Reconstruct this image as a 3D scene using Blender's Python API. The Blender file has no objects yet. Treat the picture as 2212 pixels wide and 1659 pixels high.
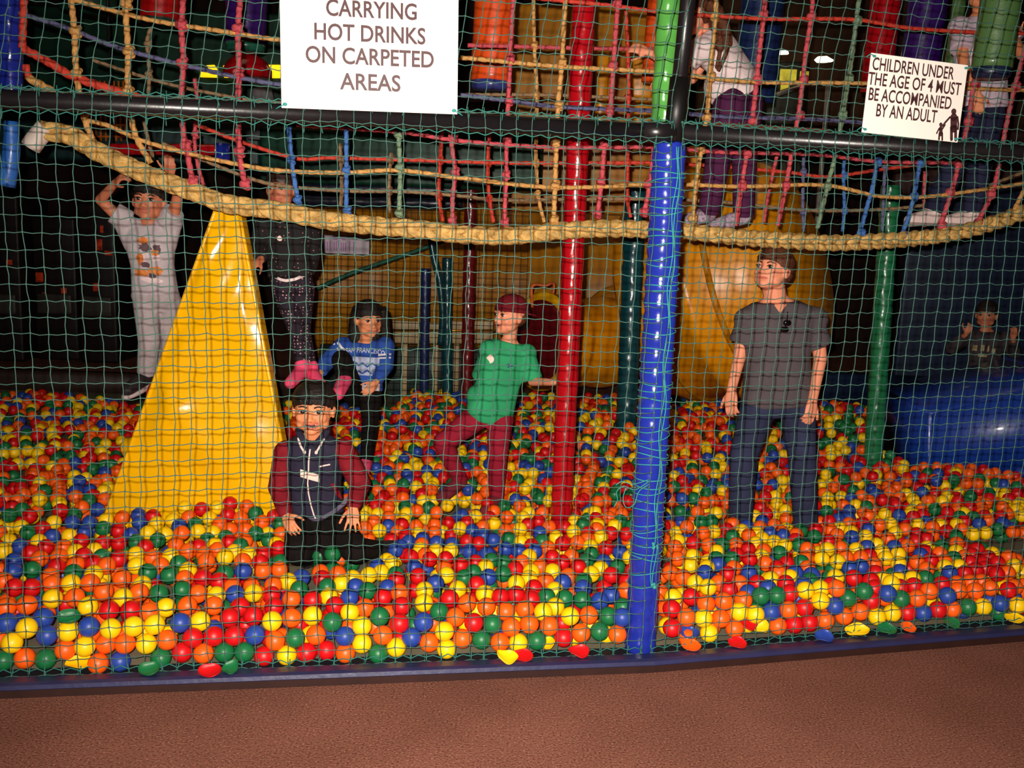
import bpy, bmesh, math, random
import numpy as np
from mathutils import Vector, Matrix, Euler
from mathutils.bvhtree import BVHTree

random.seed(7)
SC = bpy.context.scene
COL = SC.collection
PI = math.pi

# ------------------------------------------------------------------ camera
F, CX, CY = 2150.0, 1106.0, 829.5            # focal length in pixels of a 2212x1659 frame
CAM = Vector((0.0, 0.0, 1.70))
PITCH, ROLL = math.radians(9.4), math.radians(2.0)
CM = Euler((PI / 2 - PITCH, 0, 0)).to_matrix() @ Matrix.Rotation(ROLL, 3, 'Z')
cd = bpy.data.cameras.new('camera')
cd.sensor_width = 36.0
cd.sensor_fit = 'HORIZONTAL'
cd.lens = F / 2212.0 * 36.0
cd.clip_start = 0.05
cam = bpy.data.objects.new('camera', cd)
cam.matrix_world = Matrix.Translation(CAM) @ CM.to_4x4()
COL.objects.link(cam)
SC.camera = cam

# ------------------------------------------------------------------ world, flash, exposure
w = bpy.data.worlds.new('dim_hall')
SC.world = w
w.use_nodes = True
w.node_tree.nodes['Background'].inputs[0].default_value = (1.0, 0.62, 0.38, 1)
w.node_tree.nodes['Background'].inputs[1].default_value = 0.012
fl = bpy.data.lights.new('camera_flash', 'SPOT')
fl.spot_size = math.radians(98)
fl.spot_blend = 1.0
fl.energy = 1330
fl.color = (1.0, 0.90, 0.80)
fl.shadow_soft_size = 0.015
fo = bpy.data.objects.new('camera_flash', fl)
fo.location = (-0.05, -0.02, 1.765)
fd_ = CM @ Vector(((1230 - CX) / F, -(900 - CY) / F, -1.0))
fo.rotation_euler = fd_.to_track_quat('-Z', 'Y').to_euler()
COL.objects.link(fo)
SC.view_settings.view_transform = 'Standard'
SC.view_settings.look = 'None'
SC.view_settings.gamma = 1.0
SC.view_settings.use_curve_mapping = False
SC.view_settings.exposure = 0.0
SC.cycles.max_bounces = 6
SC.cycles.use_denoising = True


def hall_lamp(name, loc, energy, color, size):
    l = bpy.data.lights.new(name, 'AREA')
    l.energy = energy
    l.color = color
    l.size = size
    o = bpy.data.objects.new(name, l)
    o.location = loc
    COL.objects.link(o)
    return o


# weak ceiling lighting of the hall
hall_lamp('hall_light', (-2.5, 6.5, 4.7), 5, (1.0, 0.6, 0.35), 1.2)
hall_lamp('hall_light', (2.5, 7.5, 4.7), 8, (1.0, 0.7, 0.45), 1.2)
hall_lamp('hall_light', (0.5, 11.0, 4.7), 8, (1.0, 0.75, 0.5), 1.2)


# ------------------------------------------------------------------ pixel helpers
def ray(px, py):
    return (CM @ Vector(((px - CX) / F, -(py - CY) / F, -1.0)))


def at(px, py, Y):
    d = ray(px, py)
    return CAM + d * (Y / d.y)


def onz(px, py, z):
    d = ray(px, py)
    return CAM + d * ((z - CAM.z) / d.z)


CMI = CM.transposed()


def proj(p):
    v = CMI @ (Vector(p) - CAM)
    return (CX - v.x / v.z * F, CY + v.y / v.z * F)


# ------------------------------------------------------------------ materials
MATS = {}


def lin(c):
    return tuple(((v / 255.0) / 12.92 if v <= 10 else (((v / 255.0) + 0.055) / 1.055) ** 2.4) for v in c)


def mat(name, rgb, rough=0.5, spec=0.5, vary=0.12, scale=12.0, bump=0.0, bscale=60.0, coat=0.0, metal=0.0, emit=0.0, sheen=0.0):
    if name in MATS:
        return MATS[name]
    m = bpy.data.materials.new(name)
    m.use_nodes = True
    nt = m.node_tree
    b = nt.nodes['Principled BSDF']
    c = lin(rgb)
    tc = nt.nodes.new('ShaderNodeTexCoord')
    nz = nt.nodes.new('ShaderNodeTexNoise')
    nz.inputs['Scale'].default_value = scale
    nz.inputs['Detail'].default_value = 4
    nt.links.new(tc.outputs['Object'], nz.inputs['Vector'])
    cr = nt.nodes.new('ShaderNodeValToRGB')
    cr.color_ramp.elements[0].position = 0.3
    cr.color_ramp.elements[1].position = 0.7
    cr.color_ramp.elements[0].color = tuple(v * (1 - vary) for v in c) + (1,)
    cr.color_ramp.elements[1].color = tuple(min(1, v * (1 + vary)) for v in c) + (1,)
    nt.links.new(nz.outputs['Fac'], cr.inputs['Fac'])
    nt.links.new(cr.outputs['Color'], b.inputs['Base Color'])
    b.inputs['Roughness'].default_value = rough
    b.inputs['Specular IOR Level'].default_value = spec
    b.inputs['Metallic'].default_value = metal
    b.inputs['Coat Weight'].default_value = coat
    b.inputs['Coat Roughness'].default_value = 0.12
    if sheen:
        b.inputs['Sheen Weight'].default_value = sheen
    if emit:
        nt.links.new(cr.outputs['Color'], b.inputs['Emission Color'])
        b.inputs['Emission Strength'].default_value = emit
    if bump:
        n2 = nt.nodes.new('ShaderNodeTexNoise')
        n2.inputs['Scale'].default_value = bscale
        n2.inputs['Detail'].default_value = 3
        nt.links.new(tc.outputs['Object'], n2.inputs['Vector'])
        bp = nt.nodes.new('ShaderNodeBump')
        bp.inputs['Strength'].default_value = bump
        bp.inputs['Distance'].default_value = 0.01
        nt.links.new(n2.outputs['Fac'], bp.inputs['Height'])
        nt.links.new(bp.outputs['Normal'], b.inputs['Normal'])
    MATS[name] = m
    return m


def carpet_mat():
    m = bpy.data.materials.new('carpet')
    m.use_nodes = True
    nt = m.node_tree
    b = nt.nodes['Principled BSDF']
    tc = nt.nodes.new('ShaderNodeTexCoord')
    nz = nt.nodes.new('ShaderNodeTexNoise')
    nz.inputs['Scale'].default_value = 130
    nz.inputs['Detail'].default_value = 3
    big = nt.nodes.new('ShaderNodeTexNoise')
    big.inputs['Scale'].default_value = 2.5
    big.inputs['Detail'].default_value = 5
    cr = nt.nodes.new('ShaderNodeValToRGB')
    e = cr.color_ramp.elements
    e[0].position = 0.30
    e[0].color = lin((84, 48, 40)) + (1,)
    e[1].position = 0.72
    e[1].color = lin((194, 124, 108)) + (1,)
    k = e.new(0.5)
    k.color = lin((142, 86, 73)) + (1,)
    k = e.new(0.58)
    k.color = lin((124, 92, 68)) + (1,)
    mx = nt.nodes.new('ShaderNodeMix')
    mx.data_type = 'RGBA'
    mx.blend_type = 'MULTIPLY'
    mx.inputs['Factor'].default_value = 0.5
    c2 = nt.nodes.new('ShaderNodeValToRGB')
    c2.color_ramp.elements[0].position = 0.35
    c2.color_ramp.elements[0].color = (0.62, 0.6, 0.58, 1)
    c2.color_ramp.elements[1].position = 0.65
    for n in (nz, big):
        nt.links.new(tc.outputs['Object'], n.inputs['Vector'])
    nt.links.new(nz.outputs['Fac'], cr.inputs['Fac'])
    nt.links.new(big.outputs['Fac'], c2.inputs['Fac'])
    nt.links.new(cr.outputs['Color'], mx.inputs['A'])
    nt.links.new(c2.outputs['Color'], mx.inputs['B'])
    nt.links.new(mx.outputs['Result'], b.inputs['Base Color'])
    b.inputs['Roughness'].default_value = 0.95
    b.inputs['Specular IOR Level'].default_value = 0.1
    bp = nt.nodes.new('ShaderNodeBump')
    bp.inputs['Strength'].default_value = 0.6
    bp.inputs['Distance'].default_value = 0.006
    nt.links.new(nz.outputs['Fac'], bp.inputs['Height'])
    nt.links.new(bp.outputs['Normal'], b.inputs['Normal'])
    return m


def dotted_mat(name, base, dot, scale, size):
    """fabric printed with small pale dots"""
    m = bpy.data.materials.new(name)
    m.use_nodes = True
    nt = m.node_tree
    b = nt.nodes['Principled BSDF']
    tc = nt.nodes.new('ShaderNodeTexCoord')
    v = nt.nodes.new('ShaderNodeTexVoronoi')
    v.inputs['Scale'].default_value = scale
    v.inputs['Randomness'].default_value = 0.35
    nt.links.new(tc.outputs['Object'], v.inputs['Vector'])
    cr = nt.nodes.new('ShaderNodeValToRGB')
    cr.color_ramp.interpolation = 'CONSTANT'
    cr.color_ramp.elements[0].color = lin(dot) + (1,)
    cr.color_ramp.elements[1].position = size
    cr.color_ramp.elements[1].color = lin(base) + (1,)
    nt.links.new(v.outputs['Distance'], cr.inputs['Fac'])
    nt.links.new(cr.outputs['Color'], b.inputs['Base Color'])
    b.inputs['Roughness'].default_value = 0.85
    return m


def vinyl(name, rgb, rough=0.28):
    return mat(name, rgb, rough, 0.5, 0.08, 6, 0.25, 22, coat=0.35)


# ------------------------------------------------------------------ object helpers
def tag(o, label=None, cat=None, group=None, kind=None):
    if label:
        o['label'] = label
    if cat:
        o['category'] = cat
    if group:
        o['group'] = group
    if kind:
        o['kind'] = kind
    return o


def thing(name, label, cat, loc=(0, 0, 0), group=None):
    o = bpy.data.objects.new(name, None)
    o.empty_display_size = 0.1
    o.location = loc
    COL.objects.link(o)
    return tag(o, label, cat, group)


def add_mesh(name, me, m, parent=None, smooth=True):
    if m is not None and len(me.materials) == 0:
        me.materials.append(m)
    if smooth:
        me.polygons.foreach_set('use_smooth', [True] * len(me.polygons))
    o = bpy.data.objects.new(name, me)
    COL.objects.link(o)
    if parent is not None:
        o.parent = parent
        o.matrix_parent_inverse = Matrix.Translation(-Vector(parent.location))
    return o


def obj(name, bm, m, parent=None, smooth=True):
    me = bpy.data.meshes.new(name)
    bmesh.ops.recalc_face_normals(bm, faces=bm.faces)
    bm.to_mesh(me)
    bm.free()
    return add_mesh(name, me, m, parent, smooth)


def rings(bm, R, close=True):
    """R: list of rings (lists of Vectors, same length) -> skinned tube with end caps"""
    vs = [[bm.verts.new(p) for p in r] for r in R]
    n = len(vs[0])
    for a, b in zip(vs[:-1], vs[1:]):
        for i in range(n):
            j = (i + 1) % n
            bm.faces.new((a[i], a[j], b[j], b[i]))
    if close:
        bm.faces.new(vs[0][::-1])
        bm.faces.new(vs[-1])
    return vs


def frame(d):
    d = Vector(d).normalized()
    a = Vector((0, 0, 1)) if abs(d.z) < 0.9 else Vector((1, 0, 0))
    u = d.cross(a).normalized()
    return u, d.cross(u).normalized(), d


def cap(bm, p0, p1, r0, r1=None, n=14):
    """tapered limb with rounded ends"""
    r1 = r0 if r1 is None else r1
    p0, p1 = Vector(p0), Vector(p1)
    if (p1 - p0).length < 1e-6:
        p1 = p0 + Vector((0, 0, 1e-4))
    u, v, d = frame(p1 - p0)
    R = []
    for k in range(4):
        t = PI / 2 * (k + 0.25) / 4
        R.append((p0 - d * r0 * math.cos(t), r0 * math.sin(t)))
    R.append((p0, r0))
    R.append((p1, r1))
    for k in range(3, -1, -1):
        t = PI / 2 * (k + 0.25) / 4
        R.append((p1 + d * r1 * math.cos(t), r1 * math.sin(t)))
    rings(bm, [[c + (u * math.cos(a) + v * math.sin(a)) * r for a in [2 * PI * i / n for i in range(n)]] for c, r in R])


def fru(bm, p0, p1, r0, r1, n=16):
    """limb piece with flat ends (sleeves, trouser legs)"""
    p0, p1 = Vector(p0), Vector(p1)
    u, v, d = frame(p1 - p0)
    rings(bm, [[c + (u * math.cos(a) + v * math.sin(a)) * r for a in [2 * PI * i / n for i in range(n)]] for c, r in ((p0, r0), (p1, r1))])


def ell(bm, c, r, M=None, n=18):
    """ellipsoid; M a 3x3 rotation"""
    c = Vector(c)
    M = M or Matrix.Identity(3)
    R = []
    for k in range(1, 11):
        t = PI * k / 11
        R.append([c + M @ Vector((r[0] * math.sin(t) * math.cos(a), r[1] * math.sin(t) * math.sin(a), -r[2] * math.cos(t))) for a in [2 * PI * i / n for i in range(n)]])
    rings(bm, R)


def oval(c, a, b, n=24, e=2.3):
    out = []
    for i in range(n):
        t = 2 * PI * i / n
        cx, sx = math.cos(t), math.sin(t)
        out.append(c + a * (math.copysign(abs(cx) ** (2 / e), cx)) + b * (math.copysign(abs(sx) ** (2 / e), sx)))
    return out


def box(bm, c, s, M=None):
    c = Vector(c)
    M = M or Matrix.Identity(3)
    vs = [bm.verts.new(c + M @ Vector((x * s[0] / 2, y * s[1] / 2, z * s[2] / 2))) for x in (-1, 1) for y in (-1, 1) for z in (-1, 1)]
    for f in ((0, 1, 3, 2), (4, 6, 7, 5), (0, 4, 5, 1), (2, 3, 7, 6), (0, 2, 6, 4), (1, 5, 7, 3)):
        bm.faces.new([vs[i] for i in f])


def rbox(bm, c, s, r=0.03, M=None):
    b2 = bmesh.new()
    box(b2, (0, 0, 0), s)
    bmesh.ops.bevel(b2, geom=b2.edges[:], offset=min(r, min(s) * 0.45), segments=3, affect='EDGES', profile=0.5)
    M = M or Matrix.Identity(3)
    mp = {v: bm.verts.new(Vector(c) + M @ v.co) for v in b2.verts}
    for f in b2.faces:
        bm.faces.new([mp[v] for v in f.verts])
    b2.free()


def resample(pts, step):
    """Catmull-Rom through pts, then even spacing"""
    P = [Vector(p) for p in pts]
    Q = []
    for i in range(len(P) - 1):
        p0 = P[i - 1] if i > 0 else P[i] * 2 - P[i + 1]
        p1, p2 = P[i], P[i + 1]
        p3 = P[i + 2] if i + 2 < len(P) else P[i + 1] * 2 - P[i]
        for k in range(12):
            t = k / 12
            Q.append(0.5 * ((2 * p1) + (p2 - p0) * t + (2 * p0 - 5 * p1 + 4 * p2 - p3) * t * t + (3 * p1 - p0 - 3 * p2 + p3) * t ** 3))
    Q.append(P[-1])
    L = [0]
    for a, b in zip(Q[:-1], Q[1:]):
        L.append(L[-1] + (b - a).length)
    n = max(2, int(L[-1] / step) + 1)
    out = []
    j = 0
    for i in range(n):
        s = L[-1] * i / (n - 1)
        while j < len(L) - 2 and L[j + 1] < s:
            j += 1
        t = (s - L[j]) / max(1e-9, L[j + 1] - L[j])
        out.append(Q[j].lerp(Q[j + 1], t))
    return out


def tube(bm, pts, r, n=8, close=True):
    """round tube on a polyline; r a number or a list"""
    N = len(pts)
    R = []
    u = None
    for i, p in enumerate(pts):
        d = (pts[min(i + 1, N - 1)] - pts[max(i - 1, 0)])
        d = d.normalized() if d.length > 1e-9 else Vector((0, 0, 1))
        if u is None:
            u = frame(d)[0]
        u = (u - d * u.dot(d)).normalized()
        v = d.cross(u)
        rr = r[i] if isinstance(r, (list, tuple)) else r
        R.append([p + (u * math.cos(a) + v * math.sin(a)) * rr for a in [2 * PI * k / n for k in range(n)]])
    rings(bm, R, close)


def twisted(bm, pts, r, pitch=0.035, lobes=3, n=15, step=0.006, depth=0.24):
    """laid rope: lobed section that turns along the rope"""
    P = resample(pts, step)
    N = len(P)
    R = []
    u = None
    s = 0
    for i, p in enumerate(P):
        d = (P[min(i + 1, N - 1)] - P[max(i - 1, 0)]).normalized()
        if i:
            s += (P[i] - P[i - 1]).length
        if u is None:
            u = frame(d)[0]
        u = (u - d * u.dot(d)).normalized()
        v = d.cross(u)
        ph = s / pitch * 2 * PI / lobes
        R.append([p + (u * math.cos(a) + v * math.sin(a)) * r * (1 - depth + depth * abs(math.cos(lobes / 2 * (a - ph))) * 1.4) for a in [2 * PI * k / n for k in range(n)]])
    rings(bm, R)


def remesh(name, bm, voxel, m, parent, smooth=3):
    """one continuous skin over overlapping closed shapes"""
    me = bpy.data.meshes.new(name + '_raw')
    bmesh.ops.recalc_face_normals(bm, faces=bm.faces)
    bm.to_mesh(me)
    bm.free()
    t = bpy.data.objects.new(name + '_raw', me)
    COL.objects.link(t)
    k = t.modifiers.new('r', 'REMESH')
    k.mode = 'VOXEL'
    k.voxel_size = voxel
    k.adaptivity = 0
    if smooth:
        k = t.modifiers.new('s', 'SMOOTH')
        k.factor = 0.5
        k.iterations = smooth
    bpy.context.view_layer.update()
    dg = bpy.context.evaluated_depsgraph_get()
    out = bpy.data.meshes.new_from_object(t.evaluated_get(dg))
    bpy.data.objects.remove(t)
    bpy.data.meshes.remove(me)
    out.name = name
    return add_mesh(name, out, m, parent)


def bvh(o):
    me = o.data
    M = o.matrix_world
    if o.parent:
        M = Matrix.Translation(Vector(o.parent.location)) @ o.matrix_parent_inverse @ o.matrix_basis
    return BVHTree.FromPolygons([M @ v.co for v in me.vertices], [p.vertices[:] for p in me.polygons])


def text_mesh(s, size, bold=0.0, xs=1.0, align='CENTER'):
    c = bpy.data.curves.new('t', 'FONT')
    c.body = s
    c.size = size
    c.align_x = align
    c.align_y = 'CENTER'
    c.offset = bold
    c.extrude = 0
    c.resolution_u = 4
    t = bpy.data.objects.new('t', c)
    COL.objects.link(t)
    bpy.context.view_layer.update()
    me = bpy.data.meshes.new_from_object(t.evaluated_get(bpy.context.evaluated_depsgraph_get()))
    bpy.data.objects.remove(t)
    V = [(v.co.x * xs, v.co.y) for v in me.vertices]
    Fc = [tuple(p.vertices) for p in me.polygons]
    bpy.data.meshes.remove(me)
    return V, Fc


def flat_obj(name, VF, O, ux, uy, m, parent, lift=0.0):
    """flat print on a flat board"""
    bm = bmesh.new()
    nrm = ux.cross(uy).normalized()
    for V, Fc in VF:
        vs = [bm.verts.new(O + ux * x + uy * y + nrm * lift) for x, y in V]
        for f in Fc:
            try:
                bm.faces.new([vs[i] for i in f])
            except ValueError:
                pass
    me = bpy.data.meshes.new(name)
    bm.to_mesh(me)
    bm.free()
    return add_mesh(name, me, m, parent, False)


def decal(name, VF, O, ux, uy, tree, m, parent, lift=0.003):
    """print laid onto a curved garment: every point dropped on the cloth along the print's normal"""
    bm = bmesh.new()
    nrm = ux.cross(uy).normalized()
    for V, Fc in VF:
        vs = []
        for x, y in V:
            p = O + ux * x + uy * y
            h = tree.ray_cast(p + nrm * 0.35, -nrm, 0.8)
            vs.append(bm.verts.new((h[0] + nrm * lift) if h[0] is not None else p))
        for f in Fc:
            try:
                bm.faces.new([vs[i] for i in f])
            except ValueError:
                pass
    me = bpy.data.meshes.new(name)
    bm.to_mesh(me)
    bm.free()
    return add_mesh(name, me, m, parent, False)


def disc2(cx, cy, rx, ry, n=16, jit=0.0, rings_=2):
    V = [(cx, cy)]
    Fc = []
    js = [1 + random.uniform(-jit, jit) for _ in range(n)]
    for k in range(1, rings_ + 1):
        for i in range(n):
            a = 2 * PI * i / n
            V.append((cx + rx * math.cos(a) * js[i] * k / rings_, cy + ry * math.sin(a) * js[i] * k / rings_))
    for i in range(n):
        Fc.append((0, 1 + i, 1 + (i + 1) % n))
    for k in range(rings_ - 1):
        for i in range(n):
            j = (i + 1) % n
            Fc.append((1 + k * n + i, 1 + (k + 1) * n + i, 1 + (k + 1) * n + j, 1 + k * n + j))
    return V, Fc


def rect2(x0, y0, x1, y1, nx=6, ny=3, sh=0.0):
    V = [(x0 + (x1 - x0) * i / nx, y0 + (y1 - y0) * j / ny + sh * i / nx) for j in range(ny + 1) for i in range(nx + 1)]
    Fc = [(j * (nx + 1) + i, j * (nx + 1) + i + 1, (j + 1) * (nx + 1) + i + 1, (j + 1) * (nx + 1) + i) for j in range(ny) for i in range(nx)]
    return V, Fc


def line2(pts, wd):
    V, Fc = [], []
    for i, (x, y) in enumerate(pts):
        a = pts[max(0, i - 1)]
        b = pts[min(len(pts) - 1, i + 1)]
        dx, dy = b[0] - a[0], b[1] - a[1]
        l = math.hypot(dx, dy) or 1
        V += [(x - dy / l * wd / 2, y + dx / l * wd / 2), (x + dy / l * wd / 2, y - dx / l * wd / 2)]
    for i in range(len(pts) - 1):
        Fc.append((2 * i, 2 * i + 1, 2 * i + 3, 2 * i + 2))
    return V, Fc


def shift(VF, dx, dy):
    return [(x + dx, y + dy) for x, y in VF[0]], VF[1]

# ------------------------------------------------------------------ the setting
def plane_obj(name, pts, m):
    bm = bmesh.new()
    bm.faces.new([bm.verts.new(p) for p in pts])
    o = obj(name, bm, m, None, False)
    o['kind'] = 'structure'
    return o


def slab(name, c, s, m):
    bm = bmesh.new()
    box(bm, c, s)
    o = obj(name, bm, m, None, False)
    o['kind'] = 'structure'
    return o


# line of the net on the floor: left bay, corner at the blue post, right bay
NM = onz(1394, 1412, 0.03)
_a = onz(0, 1452, 0.05)
_b = onz(2212, 1338, 0.05)
DL = (_a - NM)
DL.z = 0
DL.normalize()
DR = (_b - NM)
DR.z = 0
DR.normalize()
NM.z = 0
NL, NR = NM + DL * 4.0, NM + DR * 3.6
OUTL = Vector((-DL.y, DL.x, 0))
OUTL = OUTL if OUTL.y < 0 else -OUTL       # towards the viewer
OUTR = Vector((-DR.y, DR.x, 0))
OUTR = OUTR if OUTR.y < 0 else -OUTR
OUTM = (OUTL + OUTR).normalized()


def on_net(px, py, off=0.0):
    """point of the net's plane seen at a pixel, off metres in front of it"""
    d = ray(px, py)
    for D, O_ in ((DL, OUTL), (DR, OUTR)):
        q = NM + O_ * off
        t = (q - CAM).dot(O_) / d.dot(O_)
        p = CAM + d * t
        if (p - q).dot(D) >= 0:
            return p
    return p


def net_y(x):
    """y of the net line at x"""
    D = DL if x < NM.x else DR
    return NM.y + D.y / D.x * (x - NM.x)


CARPET = carpet_mat()
slab('floor', (0.5, 5.0, -0.05), (18, 18, 0.1), CARPET)
DARKWALL = mat('dark_wall', (46, 32, 28), 0.9, 0.1, 0.3, 2)
slab('wall_back', (0.5, 13.9, 2.5), (18, 0.2, 5.2), DARKWALL)
slab('wall_left', (-8.4, 5.0, 2.5), (0.2, 18, 5.2), DARKWALL)
slab('wall_right', (9.4, 5.0, 2.5), (0.2, 18, 5.2), DARKWALL)
slab('wall_front', (0.5, -3.9, 2.5), (18, 0.2, 5.2), DARKWALL)
slab('ceiling', (0.5, 5.0, 5.1), (18, 18, 0.1), mat('ceiling_black', (26, 22, 20), 0.9, 0.1))

# pit floor: grey matting behind the net, a finger above the carpet
bm = bmesh.new()
pts = [NL, NM, NR, Vector((NR.x, 9.6, 0)), Vector((NL.x - 2.0, 9.6, 0))]
lo = [bm.verts.new(p + Vector((0, 0.02, 0.0))) for p in pts]
hi = [bm.verts.new(p + Vector((0, 0.02, 0.012))) for p in pts]
bm.faces.new(hi)
for i in range(5):
    j = (i + 1) % 5
    bm.faces.new((lo[i], lo[j], hi[j], hi[i]))
o = obj('floor_pit', bm, mat('pit_matting', (118, 112, 92), 0.8, 0.2, 0.15, 5), None, False)
o['kind'] = 'structure'

# ------------------------------------------------------------------ padded kerb under the net
KB = mat('kerb_blue', (40, 41, 78), 0.38, 0.5, 0.15, 8, 0.1, 40)
KT = mat('kerb_brown', (44, 22, 18), 0.6, 0.3, 0.2, 10)
KD = mat('kerb_dark', (22, 26, 34), 0.6, 0.3, 0.3, 20)
for D, O_, E, nm in ((DL, OUTL, NL, 'left'), (DR, OUTR, NR, 'right')):
    side = 'left of' if nm == 'left' else 'right of'
    t = thing('padded_kerb', 'low blue vinyl padded kerb under the net, stretch %s the blue post' % side, 'kerb', NM + O_ * 0.05)
    up = Vector((0, 0, 1))
    S0, S1 = (NM, E)
    m0 = OUTM / OUTM.dot(O_)                     # mitre at the corner

    def prism(prof, m, name):
        bm = bmesh.new()
        rings(bm, [[S0 + m0 * a + up * z for a, z in prof], [S1 + O_ * a + up * z for a, z in prof]])
        return obj(name, bm, m, t, False)
    prism([(0.105, 0.0), (0.105, 0.028), (0.095, 0.028), (0.095, 0.0)], KT, 'front_trim')
    prism([(0.10, 0.022), (0.108, 0.032), (0.104, 0.046), (0.085, 0.05), (0.03, 0.044), (0.03, 0.0), (0.09, 0.0)], KB, 'vinyl_pad')
    prism([(0.03, 0.0), (0.03, 0.034), (-0.02, 0.013), (-0.10, 0.013), (-0.10, 0.0)], KD, 'net_channel')

# ------------------------------------------------------------------ steel frame: beam, posts
BLK = mat('black_steel', (24, 20, 22), 0.32, 0.5, 0.2, 10, 0.05, 50)
ZB = on_net(700, 247).z                            # beam centre height
t = thing('frame_beam', 'long black tube of the frame behind the net at sign height, left of the post', 'beam', NM + Vector((0, 0, ZB)))
bm = bmesh.new()
tube(bm, [NM + Vector((0, 0, ZB)) - OUTL * 0.03, NL + Vector((0, 0, ZB)) - OUTL * 0.03], 0.031, 20)
obj('tube', bm, BLK, t)
bm = bmesh.new()
tube(bm, [NM + Vector((0, 0, ZB)) + DL * 0.0 - OUTL * 0.03, NM + DL * 0.12 + Vector((0, 0, ZB)) - OUTL * 0.03], 0.038, 20)
obj('clamp', bm, BLK, t)
t = thing('frame_beam', 'black tube of the frame under the small sign, right of the post', 'beam', NM + Vector((0, 0, ZB)))
bm = bmesh.new()
tube(bm, [NM + Vector((0, 0, ZB)) - OUTR * 0.03 + DR * 0.03, NR + Vector((0, 0, ZB)) - OUTR * 0.03], 0.031, 20)
obj('tube', bm, BLK, t)

# ledge of wood seen above the right beam
bm = bmesh.new()
p0, p1 = NM + DR * 0.15 - OUTR * 0.05, NM + DR * 0.62 - OUTR * 0.05
rings(bm, [[p + Vector((0, 0, ZB)) + OUTR * a + Vector((0, 0, z)) for a, z in ((-0.02, 0.036), (0.05, 0.036), (0.05, 0.044), (-0.02, 0.044))] for p in (p0, p1)])
tag(obj('copper_rail', bm, mat('copper', (120, 62, 40), 0.3, 0.5, 0.2, 20, metal=0.6), None, False),
    'thin copper brown strip lying along the top of the right black beam', 'rail')


def wrinkled(bm, p0, p1, r, n=24, step=0.012, amp=0.05, bulge=0.0, pitch=0.06, seed=1, taper=1.0):
    """foam pad under vinyl: round with soft folds; bulge > 0 makes it swell between lashings"""
    rnd = random.Random(seed)
    p0, p1 = Vector(p0), Vector(p1)
    L = (p1 - p0).length
    u, v, d = frame(p1 - p0)
    N = max(3, int(L / step))
    ph = [rnd.uniform(0, 6.28) for _ in range(6)]
    R = []
    for i in range(N + 1):
        s = L * i / N
        b = 1 + bulge * (abs(math.sin(PI * s / pitch)) - 0.6)
        tp = 1 + (taper - 1) * i / N
        ring = []
        for k in range(n):
            a = 2 * PI * k / n
            f = math.sin(a * 2 + ph[0] + s * 9) * math.sin(s * 31 + ph[1]) + 0.6 * math.sin(a * 3 - s * 55 + ph[2]) * math.sin(s * 17 + ph[3] + a) + 0.5 * math.sin(s * 90 + 2 * a + ph[4])
            ring.append(p0 + d * s + (u * math.cos(a) + v * math.sin(a)) * r * tp * (b + amp * f))
        R.append(ring)
    rings(bm, R)


BLUE = vinyl('blue_vinyl', (30, 44, 146), 0.2)
post = thing('padded_post', 'blue padded post at the bend of the netting, laced with turquoise cord', 'post', NM)
zt = on_net(1455, 305).z
bm = bmesh.new()
pc = NM - OUTM * 0.075
wrinkled(bm, pc + Vector((0, 0, 0.012)), pc + Vector((0, 0, zt)), 0.057, amp=0.012, bulge=0.09, pitch=0.068, seed=3)
obj('vinyl_pad', bm, BLUE, post)
bm = bmesh.new()
wrinkled(bm, pc + Vector((0.03, -0.012, 0.014)), pc + Vector((0.03, -0.012, zt - 0.01)), 0.033, amp=0.012, bulge=0.08, pitch=0.068, seed=9)
obj('pad_overlap', bm, BLUE, post)

# cord lacing on the blue post
TEAL = mat('turquoise_cord', (50, 142, 136), 0.6, 0.3, 0.15, 40)
bm = bmesh.new()
rnd = random.Random(5)
za = 0.30
while za < zt - 0.02:
    tilt = rnd.uniform(-0.007, 0.012)
    pts = []
    for k in range(25):
        a = 2 * PI * k / 24
        pts.append(pc + Vector((0.004 + math.cos(a) * 0.066, math.sin(a) * 0.066, za + tilt * math.cos(a) + 0.004 * math.sin(2 * a + za * 30))))
    tube(bm, pts, 0.0021, 5)
    za += rnd.choice((0.03, 0.035, 0.05, 0.022, 0.06))
for off in (0.024, 0.033):
    pts = [pc + Vector((off + 0.006 * math.sin(z * 23 + off * 99), -0.064 + 0.003 * math.sin(z * 40), z)) for z in np.arange(0.3, zt, 0.02)]
    tube(bm, pts, 0.0021, 5)
for zk in (0.31, 0.47):
    for k in range(6):
        ell(bm, pc + Vector((0.03 + rnd.uniform(-.01, .01), -0.067, zk + rnd.uniform(-.01, .01))), (0.006, 0.005, 0.006), n=8)
tag(obj('lacing_cord', bm, TEAL), 'turquoise cord wound round and round the blue padded post', 'cord')

# loose cord hanging left of the post
bm = bmesh.new()
c0 = on_net(1402, 1040, -0.03)
for k, seq in enumerate(([(1402, 1040), (1372, 1058), (1348, 1050), (1332, 1062), (1334, 1080), (1326, 1095)], [(1402, 1046), (1380, 1062), (1370, 1090), (1352, 1096), (1346, 1076), (1352, 1054)], [(1402, 1036), (1368, 1046), (1344, 1040), (1330, 1048)])):
    tube(bm, resample([on_net(x, y, 0.012 + 0.006 * k) for x, y in seq], 0.01), 0.0018, 5)
tag(obj('loose_cord', bm, TEAL), 'tangled turquoise cord end caught in the net beside the blue post', 'cord')

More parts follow.
